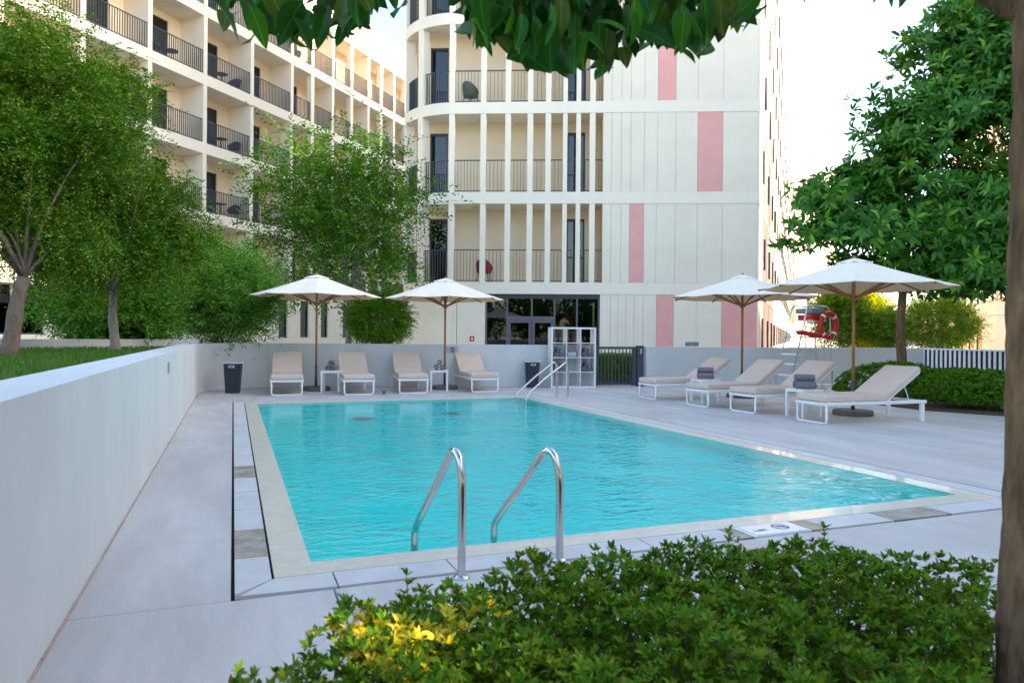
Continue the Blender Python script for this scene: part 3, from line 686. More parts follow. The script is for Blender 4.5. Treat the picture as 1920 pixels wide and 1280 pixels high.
# no smoking plate on the rear wall
w_d = (Vector((2.05, 17.80, 0))-C_); wa = math.atan2(w_d.y, w_d.x)
def RWp(x, off=0, z=0): # point on the left rear wall front at world X
    y = C_.y+(x-C_.x)*w_d.y/w_d.x; n_ = Vector((math.sin(wa), -math.cos(wa), 0)); return Vector((x, y, z))+n_*off
ns = thing('wall_sign', 'small grey plate with crossed out circle on the rear wall above a lounger', 'sign', RWp(-1.44, .002, .90), wa)
box('plate', 'sign_grey', ns, -.15, .15, -.012, 0, -.075, .075, .004)
o = ringm(.045, .007).obj('ring', 'ink', ns, loc=(0, -.014, .015)); o.rotation_euler.x = R(90)
MB().tube([(-.03, -.014, .045), (.03, -.014, -.015)], .007, 6).obj('slash', 'ink', ns); box('caption', 'ink', ns, -.06, .06, -.0135, -.012, -.058, -.045)

# ================================================================== LOUNGERS
def make_lounger(label, loc, rz, grp, ang=34):
    t = thing('sun_lounger', label, 'sun lounger', loc, rz, grp)
    W = .31
    def loop(x):
        pts = []; r = .05; zt, zb = .29, .015
        for (cx, cz, a0) in ((W-.015-r, zb+r, -90), (-(W-.015-r), zb+r, 180)):
            arc = [(cx+r*math.cos(R(a0+90*i/4)), cz+r*math.sin(R(a0+90*i/4))) for i in range(5)]
            pts.append(arc)
        seq = [(W-.015, zt)]+pts[0][::-1]+pts[1][::-1]+[(-W+.015, zt)]
        return [(x, y, z) for y, z in seq]
    MB().tube(loop(.02), .017, 8).obj('foot_leg_loop', 'white_metal', t, True)
    m = MB()
    for s in (-1, 1): m.box(0, 1.92, s*W-.016, s*W+.016, .275, .325, .006, seg=1)
    for x in (0, .6, 1.15, 1.88): m.box(x, x+.04, -W+.017, W-.017, .278, .318)
    m.obj('frame', 'white_metal', t)
    for s in (-1, 1): box('rear_leg', 'white_metal', t, 1.80, 1.87, s*W-.022, s*W+.022, 0, .274, .004)
    MB().box(0, 1.16, -W-.005, W+.005, .328, .425, .022).obj('seat_cushion', 'cushion', t, False)
    M4 = Matrix.Translation((1.15, 0, .335)) @ Matrix.Rotation(-R(ang), 4, 'Y')
    bc = MB().box(.0, .80, -W-.005, W+.005, 0.0, .09, .022, M=M4).obj('back_cushion', 'cushion', t)
    m = MB()
    for s in (-1, 1): m.box(0, .78, s*(W-.03)-.012, s*(W-.03)+.012, -.028, -.004, M=M4)
    m.obj('back_frame', 'white_metal', t)
    q = M4 @ Vector((.5, 0, -.02))
    for s in (-1, 1): MB().tube([(q.x, s*.2, q.z), (q.x+.12, s*.2, .30)], .009, 6).obj('support_strut', 'white_metal', t)
    return t
# left row: foot ends towards the pool, heads at the rear wall
lx = [(-4.53, 14.33, 107.5, 'sun lounger nearest the left bin by the rear wall'), (-3.13, 14.6, 108, 'sun lounger just right of the left towel table'), (-2.08, 15.1, 104, 'third sun lounger from the left along the rear wall'), (-.58, 15.62, 107, 'skewed sun lounger right of the second towel table, nearest the pool ladder')]
for x, y, a, lab in lx: make_lounger('beige cushioned white '+lab, (x, y, 0), R(a), 'loungers along the rear wall')
rx = [(7.56, 8.5, 'white framed beige lounger farthest back on the right, beside the gate'), (7.6, 6.9, 'white framed beige lounger second from the gate on the right side'), (7.72, 5.82, 'white framed beige lounger third from the gate on the right side'), (7.78, 4.36, 'white framed beige lounger nearest the camera on the right side')]
for i, (u, v, lab) in enumerate(rx): make_lounger(lab, P(u, v), PA+R((0, 3, 2, -2)[i]), 'loungers on the right deck', (32, 34, 35, 33)[i])
# ================================================================== TOWEL TABLES, TOWELS
def towel_mesh():
    m = MB(); n = 44; turns = 2.6; r0, r1 = .012, .052; th = .0125; hl = .15
    pin, pout = [], []
    for i in range(n+1):
        a = turns*2*math.pi*i/n; r = r0+(r1-r0)*i/n; pin.append((r*math.cos(a), r*math.sin(a))); pout.append(((r+th)*math.cos(a), (r+th)*math.sin(a)))
    bm = m.bm; V = [[bm.verts.new((p[0], s*hl, p[1])) for p in L_] for s in (-1, 1) for L_ in (pin, pout)]
    for i in range(n):
        bm.faces.new((V[0][i], V[0][i+1], V[1][i+1], V[1][i])); bm.faces.new((V[2][i+1], V[2][i], V[3][i], V[3][i+1]))
        bm.faces.new((V[1][i], V[1][i+1], V[3][i+1], V[3][i])); bm.faces.new((V[0][i+1], V[0][i], V[2][i], V[2][i+1]))
    bm.faces.new((V[0][0], V[1][0], V[3][0], V[2][0])); bm.faces.new((V[0][n], V[2][n], V[3][n], V[1][n]))
    me = bpy.data.meshes.new('rolled_towel'); bm.to_mesh(me); bm.free()
    for p in me.polygons: p.use_smooth = False
    return me
TW = towel_mesh()
def towels(center, rz, where, group):
    for j, (dx, dz, nm) in enumerate(((-.066, 0, 'lower left'), (.066, 0, 'lower right'), (0, .108, 'top'))):
        o = link('rolled_towel', TW, 'towel'); c, s_ = math.cos(rz), math.sin(rz)
        o.location = Vector(center)+Vector((dx*c, dx*s_, dz+.066)); o.rotation_euler = (0, random.uniform(0, 6), rz); tag(o, 'grey rolled towel, %s of the three %s' % (nm, where), 'towel', group)
def side_table(label, loc, rz, grp, w=.4, d=.4, h=.46):
    t = thing('side_table', label, 'side table', loc, rz, grp)
    MB().box(-w/2, w/2, -d/2, d/2, h-.045, h, .006, seg=1).obj('table_top', 'white_metal', t)
    for sx in (-1, 1):
        for sy in (-1, 1): MB().box(sx*(w/2-.022)-.02, sx*(w/2-.022)+.02, sy*(d/2-.022)-.02, sy*(d/2-.022)+.02, 0, h-.045).obj('leg', 'white_metal', t)
side_table('small white table with rolled towels between the two leftmost loungers', (-3.93, 15.5, 0), R(6), 'towel tables'); towels((-3.93, 15.5, .46), R(6), 'on the leftmost white table', 'towels on the leftmost table')
side_table('small white table with rolled towels under the second parasol from the left', (-1.64, 16.1, 0), R(6), 'towel tables'); towels((-1.64, 16.1, .46), R(6), 'on the table by the wall sign', 'towels on the table by the wall sign')
t3, t4 = P(8.4, 7.72), P(8.35, 5.08)
side_table('small white table with rolled towels between the two loungers next to the gate', t3, PA, 'towel tables', .42, .4, .44); towels(t3+Vector((0, 0, .44)), PA+R(60), 'on the table nearest the gate', 'towels on the table nearest the gate')
side_table('small white table with rolled towels beside the nearest right lounger', t4, PA, 'towel tables', .42, .4, .44); towels(t4+Vector((0, 0, .44)), PA+R(62), 'on the table beside the nearest right lounger', 'towels beside the nearest right lounger')
# ================================================================== PARASOLS
def make_parasol(label, loc, rz, rad=1.42, top=2.58, rim=2.10, logo=True):
    t = thing('parasol', label, 'parasol', loc, rz, 'beige parasols')
    N = 8
    def canopy(r0, r1, z0, z1, sag, drop):
        m = MB(); bm = m.bm; K = 5; rings = []
        for j in range(K+1):
            f = j/K; r = r0+(r1-r0)*f; z = z0+(z1-z0)*f; rg = []
            for i in range(N*4):
                a = 2*math.pi*i/(N*4); fr_ = (i % 4)/4; ph = abs(fr_-.5)*2   # 1 at ribs, 0 mid panel
                edge = math.cos(math.pi/N)/math.cos((fr_-.5)*2*math.pi/N) if True else 1
                rr = r*edge*(1-.012*(1-ph)*f); zz = z-sag*math.sin(f*math.pi)*.5-(1-ph)*.02*f
                rg.append(bm.verts.new((rr*math.cos(a), rr*math.sin(a), zz)))
            rings.append(rg)
        low = [bm.verts.new(v.co+Vector((0, 0, -drop))) for v in rings[-1]]
        for A, B in zip(rings+[], rings[1:]+[low]):
            for i in range(N*4): bm.faces.new((A[i], A[(i+1) % (N*4)], B[(i+1) % (N*4)], B[i]))
        return m
    c = canopy(.14, rad, top-.055, rim, .03, .012).obj('canopy', 'canopy', t)
    canopy(.05, rad-.012, top-.068, rim-.010, .03, .001).obj('canopy_warmlight', 'underside_warmlight', t)  # added sheet, warm light under the canopy painted as its colour
    canopy(.001, .27, top, top-.075, -.005, .012).obj('vent_cap', 'canopy', t)
    MB().lathe([(.018, top-.02), (.025, top+.01), (.012, top+.035)], 10).obj('finial', 'wood', t)
    MB().tube([(0, 0, .5), (0, 0, top-.01)], .024, 12).obj('pole', 'wood', t, True)
    MB().tube([(0, 0, .06), (0, 0, .56)], .028, 12).obj('pole_sleeve', 'rail_dark', t, True)
    MB().lathe([(.30, 0), (.31, .01), (.31, .075), (.29, .085), (.05, .088)], 28).obj('base', 'granite', t)
    hz = rim-.17
    MB().lathe([(.03, hz-.05), (.055, hz-.04), (.055, hz+.03), (.03, hz+.04)], 12).obj('hub', 'wood', t); 
    for i in range(N):
        a = 2*math.pi*i/N; dx, dy = math.cos(a), math.sin(a)
        def zc(r): f = (r-.14)/(rad-.14); return top-.055+(rim-top+.055)*f-.03*math.sin(f*math.pi)*.5-.022
        MB().tube([(dx*.05, dy*.05, top-.075), (dx*rad*.5, dy*rad*.5, zc(rad*.5)-.008), (dx*(rad+.01), dy*(rad+.01), zc(rad)-.004)], .019, 6).obj('rib', 'wood', t)
        MB().tube([(dx*.05, dy*.05, hz), (dx*rad*.56, dy*rad*.56, zc(rad*.56)-.02)], .018, 6).obj('strut', 'wood', t)
    return t
make_parasol('beige parasol farthest left, by the rear wall', (-4.36, 15.85, 0), R(15))
make_parasol('beige parasol second from the left, before the hotel entrance', (-1.56, 16.55, 0), R(10), 1.38)
make_parasol('beige parasol with pole between the loungers near the gate', (4.84, 14.95, 0), R(8), 1.5)
make_parasol('large beige parasol nearest the camera on the right', (5.62, 11.7, 0), R(20), 1.49)
# ================================================================== BINS, SHELF
def make_bin(label, loc, rz, notch=True):
    t = thing('waste_bin', label, 'bin', loc, rz, 'dark waste bins')
    m = MB(); bm = m.bm
    def rr(w, d, z, c=.03): return [bm.verts.new((x, y, z)) for x, y in ((-w+c, -d), (w-c, -d), (w, -d+c), (w, d-c), (w-c, d), (-w+c, d), (-w, d-c), (-w, -d+c))]
    R_ = [rr(.135, .105, 0), rr(.168, .132, .60), rr(.178, .142, .605), rr(.178, .142, .635), rr(.16, .124, .635), rr(.125, .095, .03)]
    for A, B in zip(R_, R_[1:]):
        for i in range(8): bm.faces.new((A[i], A[(i+1) % 8], B[(i+1) % 8], B[i]))
    bm.faces.new(R_[0][::-1]); bm.faces.new(R_[-1]); m.obj('body', 'bin', t)
    m = MB(); m.box(-.185, .185, -.15, -.142, .622, .64); m.box(-.185, .185, .142, .15, .622, .64); m.box(-.185, -.178, -.142, .142, .622, .64); m.box(.178, .185, -.142, .142, .622, .64); m.obj('liner_rim', 'liner', t)
    b = MB().box(-.06, .055, -.1425, -.128, .535, .58, .004, seg=1).obj('label_holder', 'liner', t); box('slot', 'bin', b, -.045, .04, -.146, -.1425, .545, .57)
make_bin('dark blue waste bin in the left corner by the garden wall', (-5.86, 14.95, 0), R(8))
make_bin('dark waste bin between the pool ladder and the white shelf', (.5, 17.30, 0), R(9))
sh = thing('shelf_unit', 'white open cube shelf with three columns and four rows beside the gate', 'shelf', (1.47, 17.42, 0), math.atan2(.18, 1))
SW, SH_, SD = 1.12, 1.47, .36
m = MB()
for s in (-1, 1): MB().box(s*(SW/2-.02)-.02, s*(SW/2-.02)+.02, -SD/2, SD/2, 0, SH_).obj('side_panel', 'laminate', sh)
for z in (.0, SH_-.04): MB().box(-SW/2+.04, SW/2-.04, -SD/2+.001, SD/2-.001, z, z+.04).obj('end_board', 'laminate', sh)
cw = (SW-.08-.032)/3; ch = (SH_-.08-.048)/4
for i in (1, 2): MB().box(-SW/2+.04+i*cw+(i-1)*.016, -SW/2+.04+i*cw+i*.016, -SD/2+.002, SD/2-.002, .04, SH_-.04).obj('divider', 'laminate', sh)
for j in (1, 2, 3):
    for i in range(3): x = -SW/2+.04+i*(cw+.016); MB().box(x, x+cw, -SD/2+.003, SD/2-.003, .04+j*ch+(j-1)*.016, .04+j*ch+j*.016).obj('shelf_board', 'laminate', sh)
sh_m = Matrix.Translation((1.47, 17.42, 0)) @ Matrix.Rotation(math.atan2(.18, 1), 4, 'Z')
for i, j, nm in ((0, 2, 'upper left shelf cube'), (2, 2, 'upper right shelf cube'), (0, 1, 'lower left shelf cube'), (2, 1, 'lower right shelf cube')):
    x = -SW/2+.04+i*(cw+.016)+cw/2; z = .04+j*(ch+.016)+.001; towels(sh_m @ Vector((x, .0, z)), math.atan2(.18, 1), 'in the '+nm, 'towels in the '+nm)
pc = thing('notice_frame', 'small purple framed notice standing in the middle shelf cube', 'notice', sh_m @ Vector((0, -.02, .04+2*(ch+.016)+.001)), math.atan2(.18, 1))
box('frame', 'purple_grey', pc, -.13, .13, -.01, .01, 0, .15); box('sheet', 'sign_grey', pc, -.11, .11, -.013, -.01, .02, .13)
# ================================================================== POOL LADDERS (handrails)
def rail(label, base_uv, foot_uv, h, grp, r=.0215):
    b = P(*base_uv); f = P(*foot_uv); dirv = (f-b); Ln = dirv.length; dirv.normalize()
    t = thing('pool_handrail', label, 'handrail', b, 0, grp)
    pts = []
    def pt(s, z): p = dirv*s; pts.append((p.x, p.y, z))
    pt(0, 0); pt(0, .15); pt(0, h-.26)
    R_ = .085
    cx, cz = R_, h-R_  # arc over the top
    for i in range(0, 11): 
        a = R(180-i*13.4); pt(cx+R_*math.cos(a)*1.0, (h-.2)+.2*math.sin(a) if a > math.pi/2 else (h-R_*1.25)+R_*1.25*math.sin(a))
    pt(Ln*.55, h*.62); pt(Ln*.86, h*.31); pt(Ln*.96, h*.2); pt(Ln, h*.12); pt(Ln, -.02); pt(Ln, -.6)
    # smooth
    P_ = [Vector(p) for p in pts]
    for _ in range(2):
        Q = [P_[0]]
        for a, c in zip(P_, P_[1:]): Q += [a.lerp(c, .25), a.lerp(c, .75)]
        P_ = Q+[P_[-1]]
    MB().tube(P_, r, 14).obj('tube', 'steel', t, True)
    MB().lathe([(.045, .0), (.045, .006), (.026, .014)], 16).obj('flange', 'steel', t, True)
rail('left steel handrail of the near pool ladder', (.9, -.33), (.80, .28), .64, 'near pool ladder rails')
rail('right steel handrail of the near pool ladder', (1.5, -.24), (1.30, .28), .60, 'near pool ladder rails')
rail('left steel handrail of the far pool ladder', (5.95, 9.32), (4.93, 9.0), .72, 'far pool ladder rails', .02)
rail('right steel handrail of the far pool ladder', (6.05, 9.02), (4.93, 8.5), .72, 'far pool ladder rails', .02)
st = thing('deck_spout', 'small brown metal stub on the deck beyond the far pool edge', 'fitting', at(720, 742, 15.0)); st.location.z = 0
MB().lathe([(.035, 0), (.035, .05), (.045, .055), (.045, .07)], 12).obj('stub', 'granite', st)
# ================================================================== LIFEGUARD CHAIR
lg = thing('lifeguard_chair', 'tall metal lifeguard chair with ladder in front of the right wall', 'lifeguard chair', at(1500, 700, 17.6), PA+R(4)); lg.location.z = 0
W2 = .24
for s in (-1, 1):
    MB().tube([(-.62, s*W2, 0), (-.05, s*W2, 1.95), (.0, s*W2, 2.03), (.06, s*W2, 2.06), (.62, s*W2, 2.04), (.70, s*W2, 1.98), (.74, s*W2, 1.86), (.80, s*W2, .9), (.86, s*W2, 0)], .019, 8).obj('side_frame', 'alu', lg, True)
    MB().tube([(-.28, s*W2, 1.28), (.77, s*W2, 1.28)], .016, 8).obj('platform_rail', 'alu', lg)
    MB().tube([(.42, s*W2, 1.75), (.5, s*W2, .0)], .014, 8).obj('middle_leg', 'alu', lg)
for z in (.35, .62, .86, 1.08):
    x = -.62+.57*z/1.95; MB().box(x-.02, x+.13, -W2, W2, z-.015, z+.015).obj('step', 'white_metal', lg)
box('platform', 'alu', lg, -.25, .77, -W2+.02, W2-.02, 1.262, 1.282); box('seat', 'alu', lg, .12, .62, -W2+.01, W2-.01, 1.68, 1.71)
box('seat_pad', 'red', lg, .13, .58, -W2+.02, W2-.02, 1.711, 1.84, .02); MB().box(.10, .56, -W2-.02, W2+.02, 1.86, 2.0, .03).obj('headrest', 'grey_plastic', lg)
lgm = Matrix.Translation(lg.location) @ Matrix.Rotation(PA+R(4), 4, 'Z')
lr = thing('life_ring', 'red life ring hanging on the lifeguard chair', 'life ring', lgm @ Vector((.62, -W2-.06, 1.58)), PA+R(4))
n = 32; m = MB(); m.tube([(.27*math.cos(2*math.pi*k/n), 0, .30*math.sin(2*math.pi*k/n)) for k in range(n)], .062, 12, closed=True).obj('ring', 'red', lr, True)
for a in (45, 135, 225, 315):
    c = Vector((.27*math.cos(R(a)), 0, .30*math.sin(R(a)))); tg = Vector((-math.sin(R(a)), 0, math.cos(R(a)))); MB().tube([c-tg*.03, c+tg*.03], .066, 12).obj('band', 'sign_white', lr, True)
rt = thing('rescue_tube', 'red rescue tube lying along the lifeguard chair platform', 'rescue tube', lgm @ Vector((-.45, -W2-.05, 1.36)), PA+R(4))
MB().tube([(0, 0, .06), (.05, 0, .03), (.2, 0, .03), (.5, 0, -.01), (.8, 0, -.03), (.86, 0, -.03)], [.02, .05, .062, .062, .058, .03], 10).obj('float', 'red', rt, True); MB().tube([(-.06, 0, .07), (.02, 0, .05)], .012, 6).obj('strap', 'ink', rt)

# ================================================================== TREES AND SHRUBS
def ell(px, py, Y, rx, rz_, ry=None): c = at(px, py, Y); return ((c.x, c.y, c.z), (rx, ry or rx, rz_))
def fine_tree(label, base, fork, r0, ells, nclump, per, K, tw, Lf, Wf, matn, bark, droop=.35, shell=.35, ntips=9, cat='tree', name='tree', up=.1, r1=None, K_=60, sig=(.25, .25, .2)):
    t = thing(name, label, cat, base); b = Vector(base)
    pts, out = lumps(ells, nclump, K_, sig, shell)
    tips = [Vector(pts[i])-b for i in rng.choice(nclump, ntips, replace=False)]
    trunk_and_limbs(t, (0, 0, 0), Vector(fork)-b, r0, tips, bark, bend=.03, r1=r1)
    lf = sprays(pts-np.array(base)[None], out, per, tw, K, Lf, Wf, droop, up=up)
    o = leaf_object('crown', *lf, matn, t); o['kind'] = 'stuff'; return t
q = at(12, 672, 8.6); fk = at(45, 520, 8.7)
fine_tree('leafy tree with thick pale trunk at the left edge behind the garden wall', (q.x, q.y, .92), fk, .10, [ell(40, 300, 9.2, 1.1, 1.0), ell(-60, 260, 9.0, 1.5, 1.3), ell(100, 210, 9.6, .9, .7), ell(-50, 400, 9.0, .9, .6), ell(70, 430, 9.2, .7, .4), ell(40, 90, 9.4, .7, .5)], 1800, 7, 12, .30, .046, .021, 'leaf_fine', 'bark_grey', .4, ntips=12, K_=95, sig=(.2, .2, .16))
q = at(216, 664, 11.0); fk = at(213, 545, 11.0)
fine_tree('leafy tree with slim straight trunk on the lawn left of the shrubs', (q.x, q.y, .92), fk, .075, [ell(215, 400, 11.2, 1.15, 1.1), ell(140, 320, 11.4, 1.15, 1.1), ell(300, 390, 11.6, .8, .6), ell(190, 210, 11.6, .8, .7), ell(110, 130, 11.8, .7, .6), ell(235, 485, 11.0, .85, .42), ell(130, 460, 11.2, .8, .45), ell(310, 455, 11.3, .6, .35)], 1950, 7, 12, .32, .05, .023, 'leaf_fine', 'bark_pale', .5, ntips=12, K_=100, sig=(.22, .22, .17))
q = at(652, 650, 22); fk = at(655, 545, 22)
fine_tree('airy green tree with feathery tiers behind the leftmost parasol', (q.x, q.y, 0), fk, .11, [ell(640, 490, 22, 2.2, .7), ell(650, 430, 22, 2.0, .6), ell(630, 360, 22, 1.9, .55), ell(650, 300, 22, 1.3, .5), ell(560, 270, 22, 1.1, .25), ell(735, 400, 22, 1.3, .5), ell(700, 330, 22, .9, .6), ell(545, 440, 22, .8, .35), ell(775, 470, 22, .6, .25), ell(530, 350, 22, .8, .25), ell(690, 265, 22, .5, .25)], 430, 5, 13, .9, .14, .055, 'leaf_mid', 'bark_pale', .25, ntips=16, up=.35, shell=.2, K_=58, sig=(.42, .42, .11))
def shrub(label, base, ells, ncl, per, K, tw, Lf, Wf, matn, droop=.2, up=.6, name='shrub', cat='shrub', shell=.5, stems=5):
    t = thing(name, label, cat, base); pts, out = blob_points(ells, ncl, shell); pts[:, 2] = np.maximum(pts[:, 2], base[2]+.05)
    for i in range(stems): tp = Vector(pts[i])-Vector(base); MB().tube([(0, 0, 0), tp*.5+Vector((0, 0, .1)), tp], [.025, .018, .006], 6).obj('stem', 'twig', t)
    lf = sprays(pts-np.array(base)[None], out, per, tw, K, Lf, Wf, droop, up=up, alt=.6); o = leaf_object('foliage', *lf, matn, t); o['kind'] = 'stuff'
q = at(205, 640, 14.6); shrub('broad dark green shrub behind the slim tree trunk', (q.x, q.y, .9), [ell(210, 570, 14.6, 1.3, .8), ell(160, 600, 14.4, .65, .4), ell(300, 600, 14.8, .5, .45), ell(270, 560, 14.8, .75, .8), ell(210, 500, 14.8, .9, .5)], 820, 8, 9, .34, .09, .032, 'leaf_shrub')
q = at(420, 640, 16.5); shrub('tall rounded willowy shrub left of the leftmost parasol', (q.x, q.y, .9), [ell(420, 580, 16.5, 1.15, .8), ell(370, 540, 16.5, .65, .9), ell(450, 540, 16.5, .7, .75), ell(395, 500, 16.6, .45, .5), ell(480, 580, 16.5, .4, .4)], 620, 8, 9, .40, .11, .026, 'leaf_shrub', up=1.1)
q = at(712, 640, 21); shrub('round ball shaped bush between the left parasols', (q.x, q.y, 0), [ell(712, 598, 21, .8, .62)], 420, 8, 9, .3, .075, .026, 'leaf_box', up=.2, shell=.75)
# right hand ficus
q = at(1690, 690, 16.2); fk = at(1693, 545, 16.2); base = (q.x, q.y, .25)
fic = thing('ficus_tree', 'big glossy leaved tree behind the nearest right parasol', 'tree', base)
E_ = [ell(1600, 500, 16.0, .9, .3), ell(1690, 500, 15.9, 1.0, .4), ell(1570, 410, 16.2, .7, .45), ell(1650, 400, 16.2, .9, .7), ell(1850, 520, 15.6, .9, .35), ell(1760, 400, 16.2, 1.6, 1.3), ell(1600, 450, 16.2, 1.15, .7), ell(1820, 200, 16.2, 1.5, 1.5), ell(1690, 310, 16.2, 1.05, .65), ell(1880, 420, 15.5, 1.4, 1.4), ell(1850, 20, 16.2, 1.2, 1.2), ell(1770, 170, 16.2, .85, .35), ell(1640, 330, 16.2, .65, .3), ell(1660, 215, 16.2, .6, .22), ell(1740, 90, 16.2, .7, .3), ell(1610, 195, 16.2, .45, .16), ell(1700, 130, 16.2, .4, .16), ell(1590, 310, 16.2, .6, .3), ell(1720, 230, 16.2, .9, .5), ell(1560, 370, 16.2, .7, .35), ell(1760, 270, 16.2, 1.3, .9), ell(1530, 440, 16.2, .5, .3), ell(1850, 120, 16, 1.3, 1.2), ell(1780, 500, 15.8, 1.4, .55), ell(1920, 250, 15.5, 1.6, 2.0)]
pts, out = lumps(E_, 6200, 210, (.27, .27, .15), .3)
trunk_and_limbs(fic, (0, 0, 0), Vector(fk)-Vector(base), .115, [Vector(pts[i])-Vector(base) for i in rng.choice(6200, 16, replace=False)], 'bark_brown')
o = leaf_object('crown', *rosettes(pts-np.array(base)[None], out, 7, .24, .072, 1.2, .0), 'leaf_ficus', fic, fold=.15, curl=.25, six=True); o['kind'] = 'stuff'
# lit shrubs behind the right wall
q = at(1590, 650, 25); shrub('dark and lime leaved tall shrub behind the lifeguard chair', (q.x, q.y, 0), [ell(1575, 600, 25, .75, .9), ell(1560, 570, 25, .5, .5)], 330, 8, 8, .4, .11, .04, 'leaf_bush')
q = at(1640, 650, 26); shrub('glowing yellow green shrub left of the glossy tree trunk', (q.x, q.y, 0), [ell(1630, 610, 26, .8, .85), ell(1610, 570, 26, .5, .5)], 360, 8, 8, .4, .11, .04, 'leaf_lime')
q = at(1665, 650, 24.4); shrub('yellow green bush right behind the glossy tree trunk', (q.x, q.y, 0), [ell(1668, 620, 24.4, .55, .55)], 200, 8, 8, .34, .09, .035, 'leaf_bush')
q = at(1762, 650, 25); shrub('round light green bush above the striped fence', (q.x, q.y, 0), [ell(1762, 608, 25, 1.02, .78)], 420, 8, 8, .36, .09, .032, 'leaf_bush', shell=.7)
# clipped mounds on the right bed
m = MB(); bed2 = [at(1560, 752, 14.6), at(1735, 770, 12.5), at(1900, 783, 11.6), at(2100, 790, 11.3), at(2150, 700, 19), at(1730, 700, 19.4), at(1590, 700, 17.5)]
m.prism([(p.x, p.y) for p in bed2], -.02, .03); tag(m.obj('planting_bed', 'soil'), None, None, kind='structure')
def mound(label, ells, n, Lf, Wf, matn='leaf_box', zmin=.1, K=6, name='clipped_bush'):
    c = ells[0][0]; base = (c[0], c[1], .02); t = thing(name, label, 'bush', base)
    pts, out = blob_points(ells, n, .86); k = (pts[:, 2] > zmin); pts, out = pts[k], out[k]
    o = leaf_object('foliage', *rosettes(pts-np.array(base)[None], out, K, Lf, Wf, .9, .3), matn, t); o['kind'] = 'stuff'
    for i in range(12):
        tp = Vector(pts[i*7])-Vector(base); a = tp.copy(); a.z = 0; MB().tube([a*.45, a*.7+Vector((0, 0, tp.z*.4)), tp*.93], [.016, .012, .006], 5).obj('stem', 'twig', t)
def E3(px, Y, z, rx, ry, rz_): c = at(px, 640, Y); return ((c.x, c.y, z), (rx, ry, rz_))
mound('broad clipped dome bush around the glossy tree trunk', [E3(1680, 15.2, .18, 1.25, 1.0, .58), E3(1790, 15.0, .12, 1.0, .9, .52)], 5200, .06, .03)
mound('low wide clipped bush right of the nearest lounger', [E3(1830, 12.9, .30, .95, .8, .42), E3(1900, 12.6, .28, 1.0, .8, .43)], 5200, .055, .028, zmin=.14)

# ================================================================== NEAR TREE (trunk at the right edge, branches overhead)
nt_ = thing('fig_tree', 'near tree with dark rough trunk at the right edge and leaves hanging overhead', 'tree', (1.40, 1.9, 0))
from mathutils import noise as mnoise
tp_ = [(.0, 0, -.02), (.012, 0, .15), (.022, .0, .5), (.03, .01, .9), (.036, 0, 1.3), (.04, .01, 1.6), (.043, .02, 1.9), (.038, .0, 2.3), (-.02, 0, 3.0)]; tr_ = [.118, .102, .097, .093, .09, .09, .086, .08, .06]
zz = np.linspace(-.02, 3.0, 90); tx = np.interp(zz, [p[2] for p in tp_], [p[0] for p in tp_]); trr = np.interp(zz, [p[2] for p in tp_], tr_)
m = MB(); m.tube([(float(a), 0, float(b)) for a, b in zip(tx, zz)], [float(r) for r in trr], 40)
for v in m.bm.verts:
    c = Vector((float(np.interp(v.co.z, zz, tx)), 0, v.co.z)); d = v.co-c; d.z = 0
    if d.length > .01:
        k = mnoise.noise(Vector((v.co.x*14, v.co.y*14, v.co.z*4)))*.010+abs(mnoise.noise(Vector((v.co.x*38, v.co.y*38, v.co.z*9+5))))*.009+mnoise.noise(Vector((v.co.x*4, v.co.y*4, v.co.z*2.2)))*.012
        v.co += d.normalized()*k
m.obj('trunk', 'bark_brown', nt_, True)
NB = Vector((1.40, 1.9, 0))
for br in ([(1.4, 1.9, 2.1), (1.2, 2.3, 2.55), (.7, 2.5, 2.68), (.1, 2.5, 2.66), (-.35, 2.45, 2.6)], [(1.4, 1.9, 2.35), (1.0, 2.1, 2.75), (.2, 2.1, 2.9), (-.6, 2.2, 2.75), (-.95, 2.3, 2.62)], [(1.4, 1.9, 2.2), (1.55, 2.3, 2.5), (1.5, 2.7, 2.75), (1.2, 2.9, 2.9)]):
    MB().tube([Vector(p)-NB for p in br], [.035, .026, .018, .012, .006][:len(br)], 8).obj('branch', 'bark_brown', nt_, True)
def big_leaf(seed):
    r_ = random.Random(seed); bm = bmesh.new(); n = 9; wmax = r_.uniform(.22, .28); bend = r_.uniform(.1, .32); tw = r_.uniform(-.15, .15); rows = []
    for i in range(n+1):
        f = i/n; w = wmax*(math.sin(math.pi*min(1, f**.85))**.75)*(1-.25*f) if 0 < f < 1 else 0
        x = f; z = -bend*f*f; c = Vector((x, 0, z))
        if i in (0, n): rows.append([bm.verts.new(c)])
        else:
            wav = .018*math.sin(f*9+seed)
            rows.append([bm.verts.new(c+Vector((0, -w, .25*w+wav+tw*f*w))), bm.verts.new(c+Vector((0, -w*.5, .1*w))), bm.verts.new(c+Vector((0, 0, -.012))), bm.verts.new(c+Vector((0, w*.5, .1*w))), bm.verts.new(c+Vector((0, w, .25*w-wav-tw*f*w)))])
    for a, b in zip(rows, rows[1:]):
        if len(a) == 1:
            for j in range(4): bm.faces.new((a[0], b[j+1], b[j]))
        elif len(b) == 1:
            for j in range(4): bm.faces.new((a[j], a[j+1], b[0]))
        else:
            for j in range(4): bm.faces.new((a[j], a[j+1], b[j+1], b[j]))
    me = bpy.data.meshes.new('leaf'); bm.to_mesh(me); bm.free()
    for p in me.polygons: p.use_smooth = True
    return me
LM = [big_leaf(i) for i in range(6)]
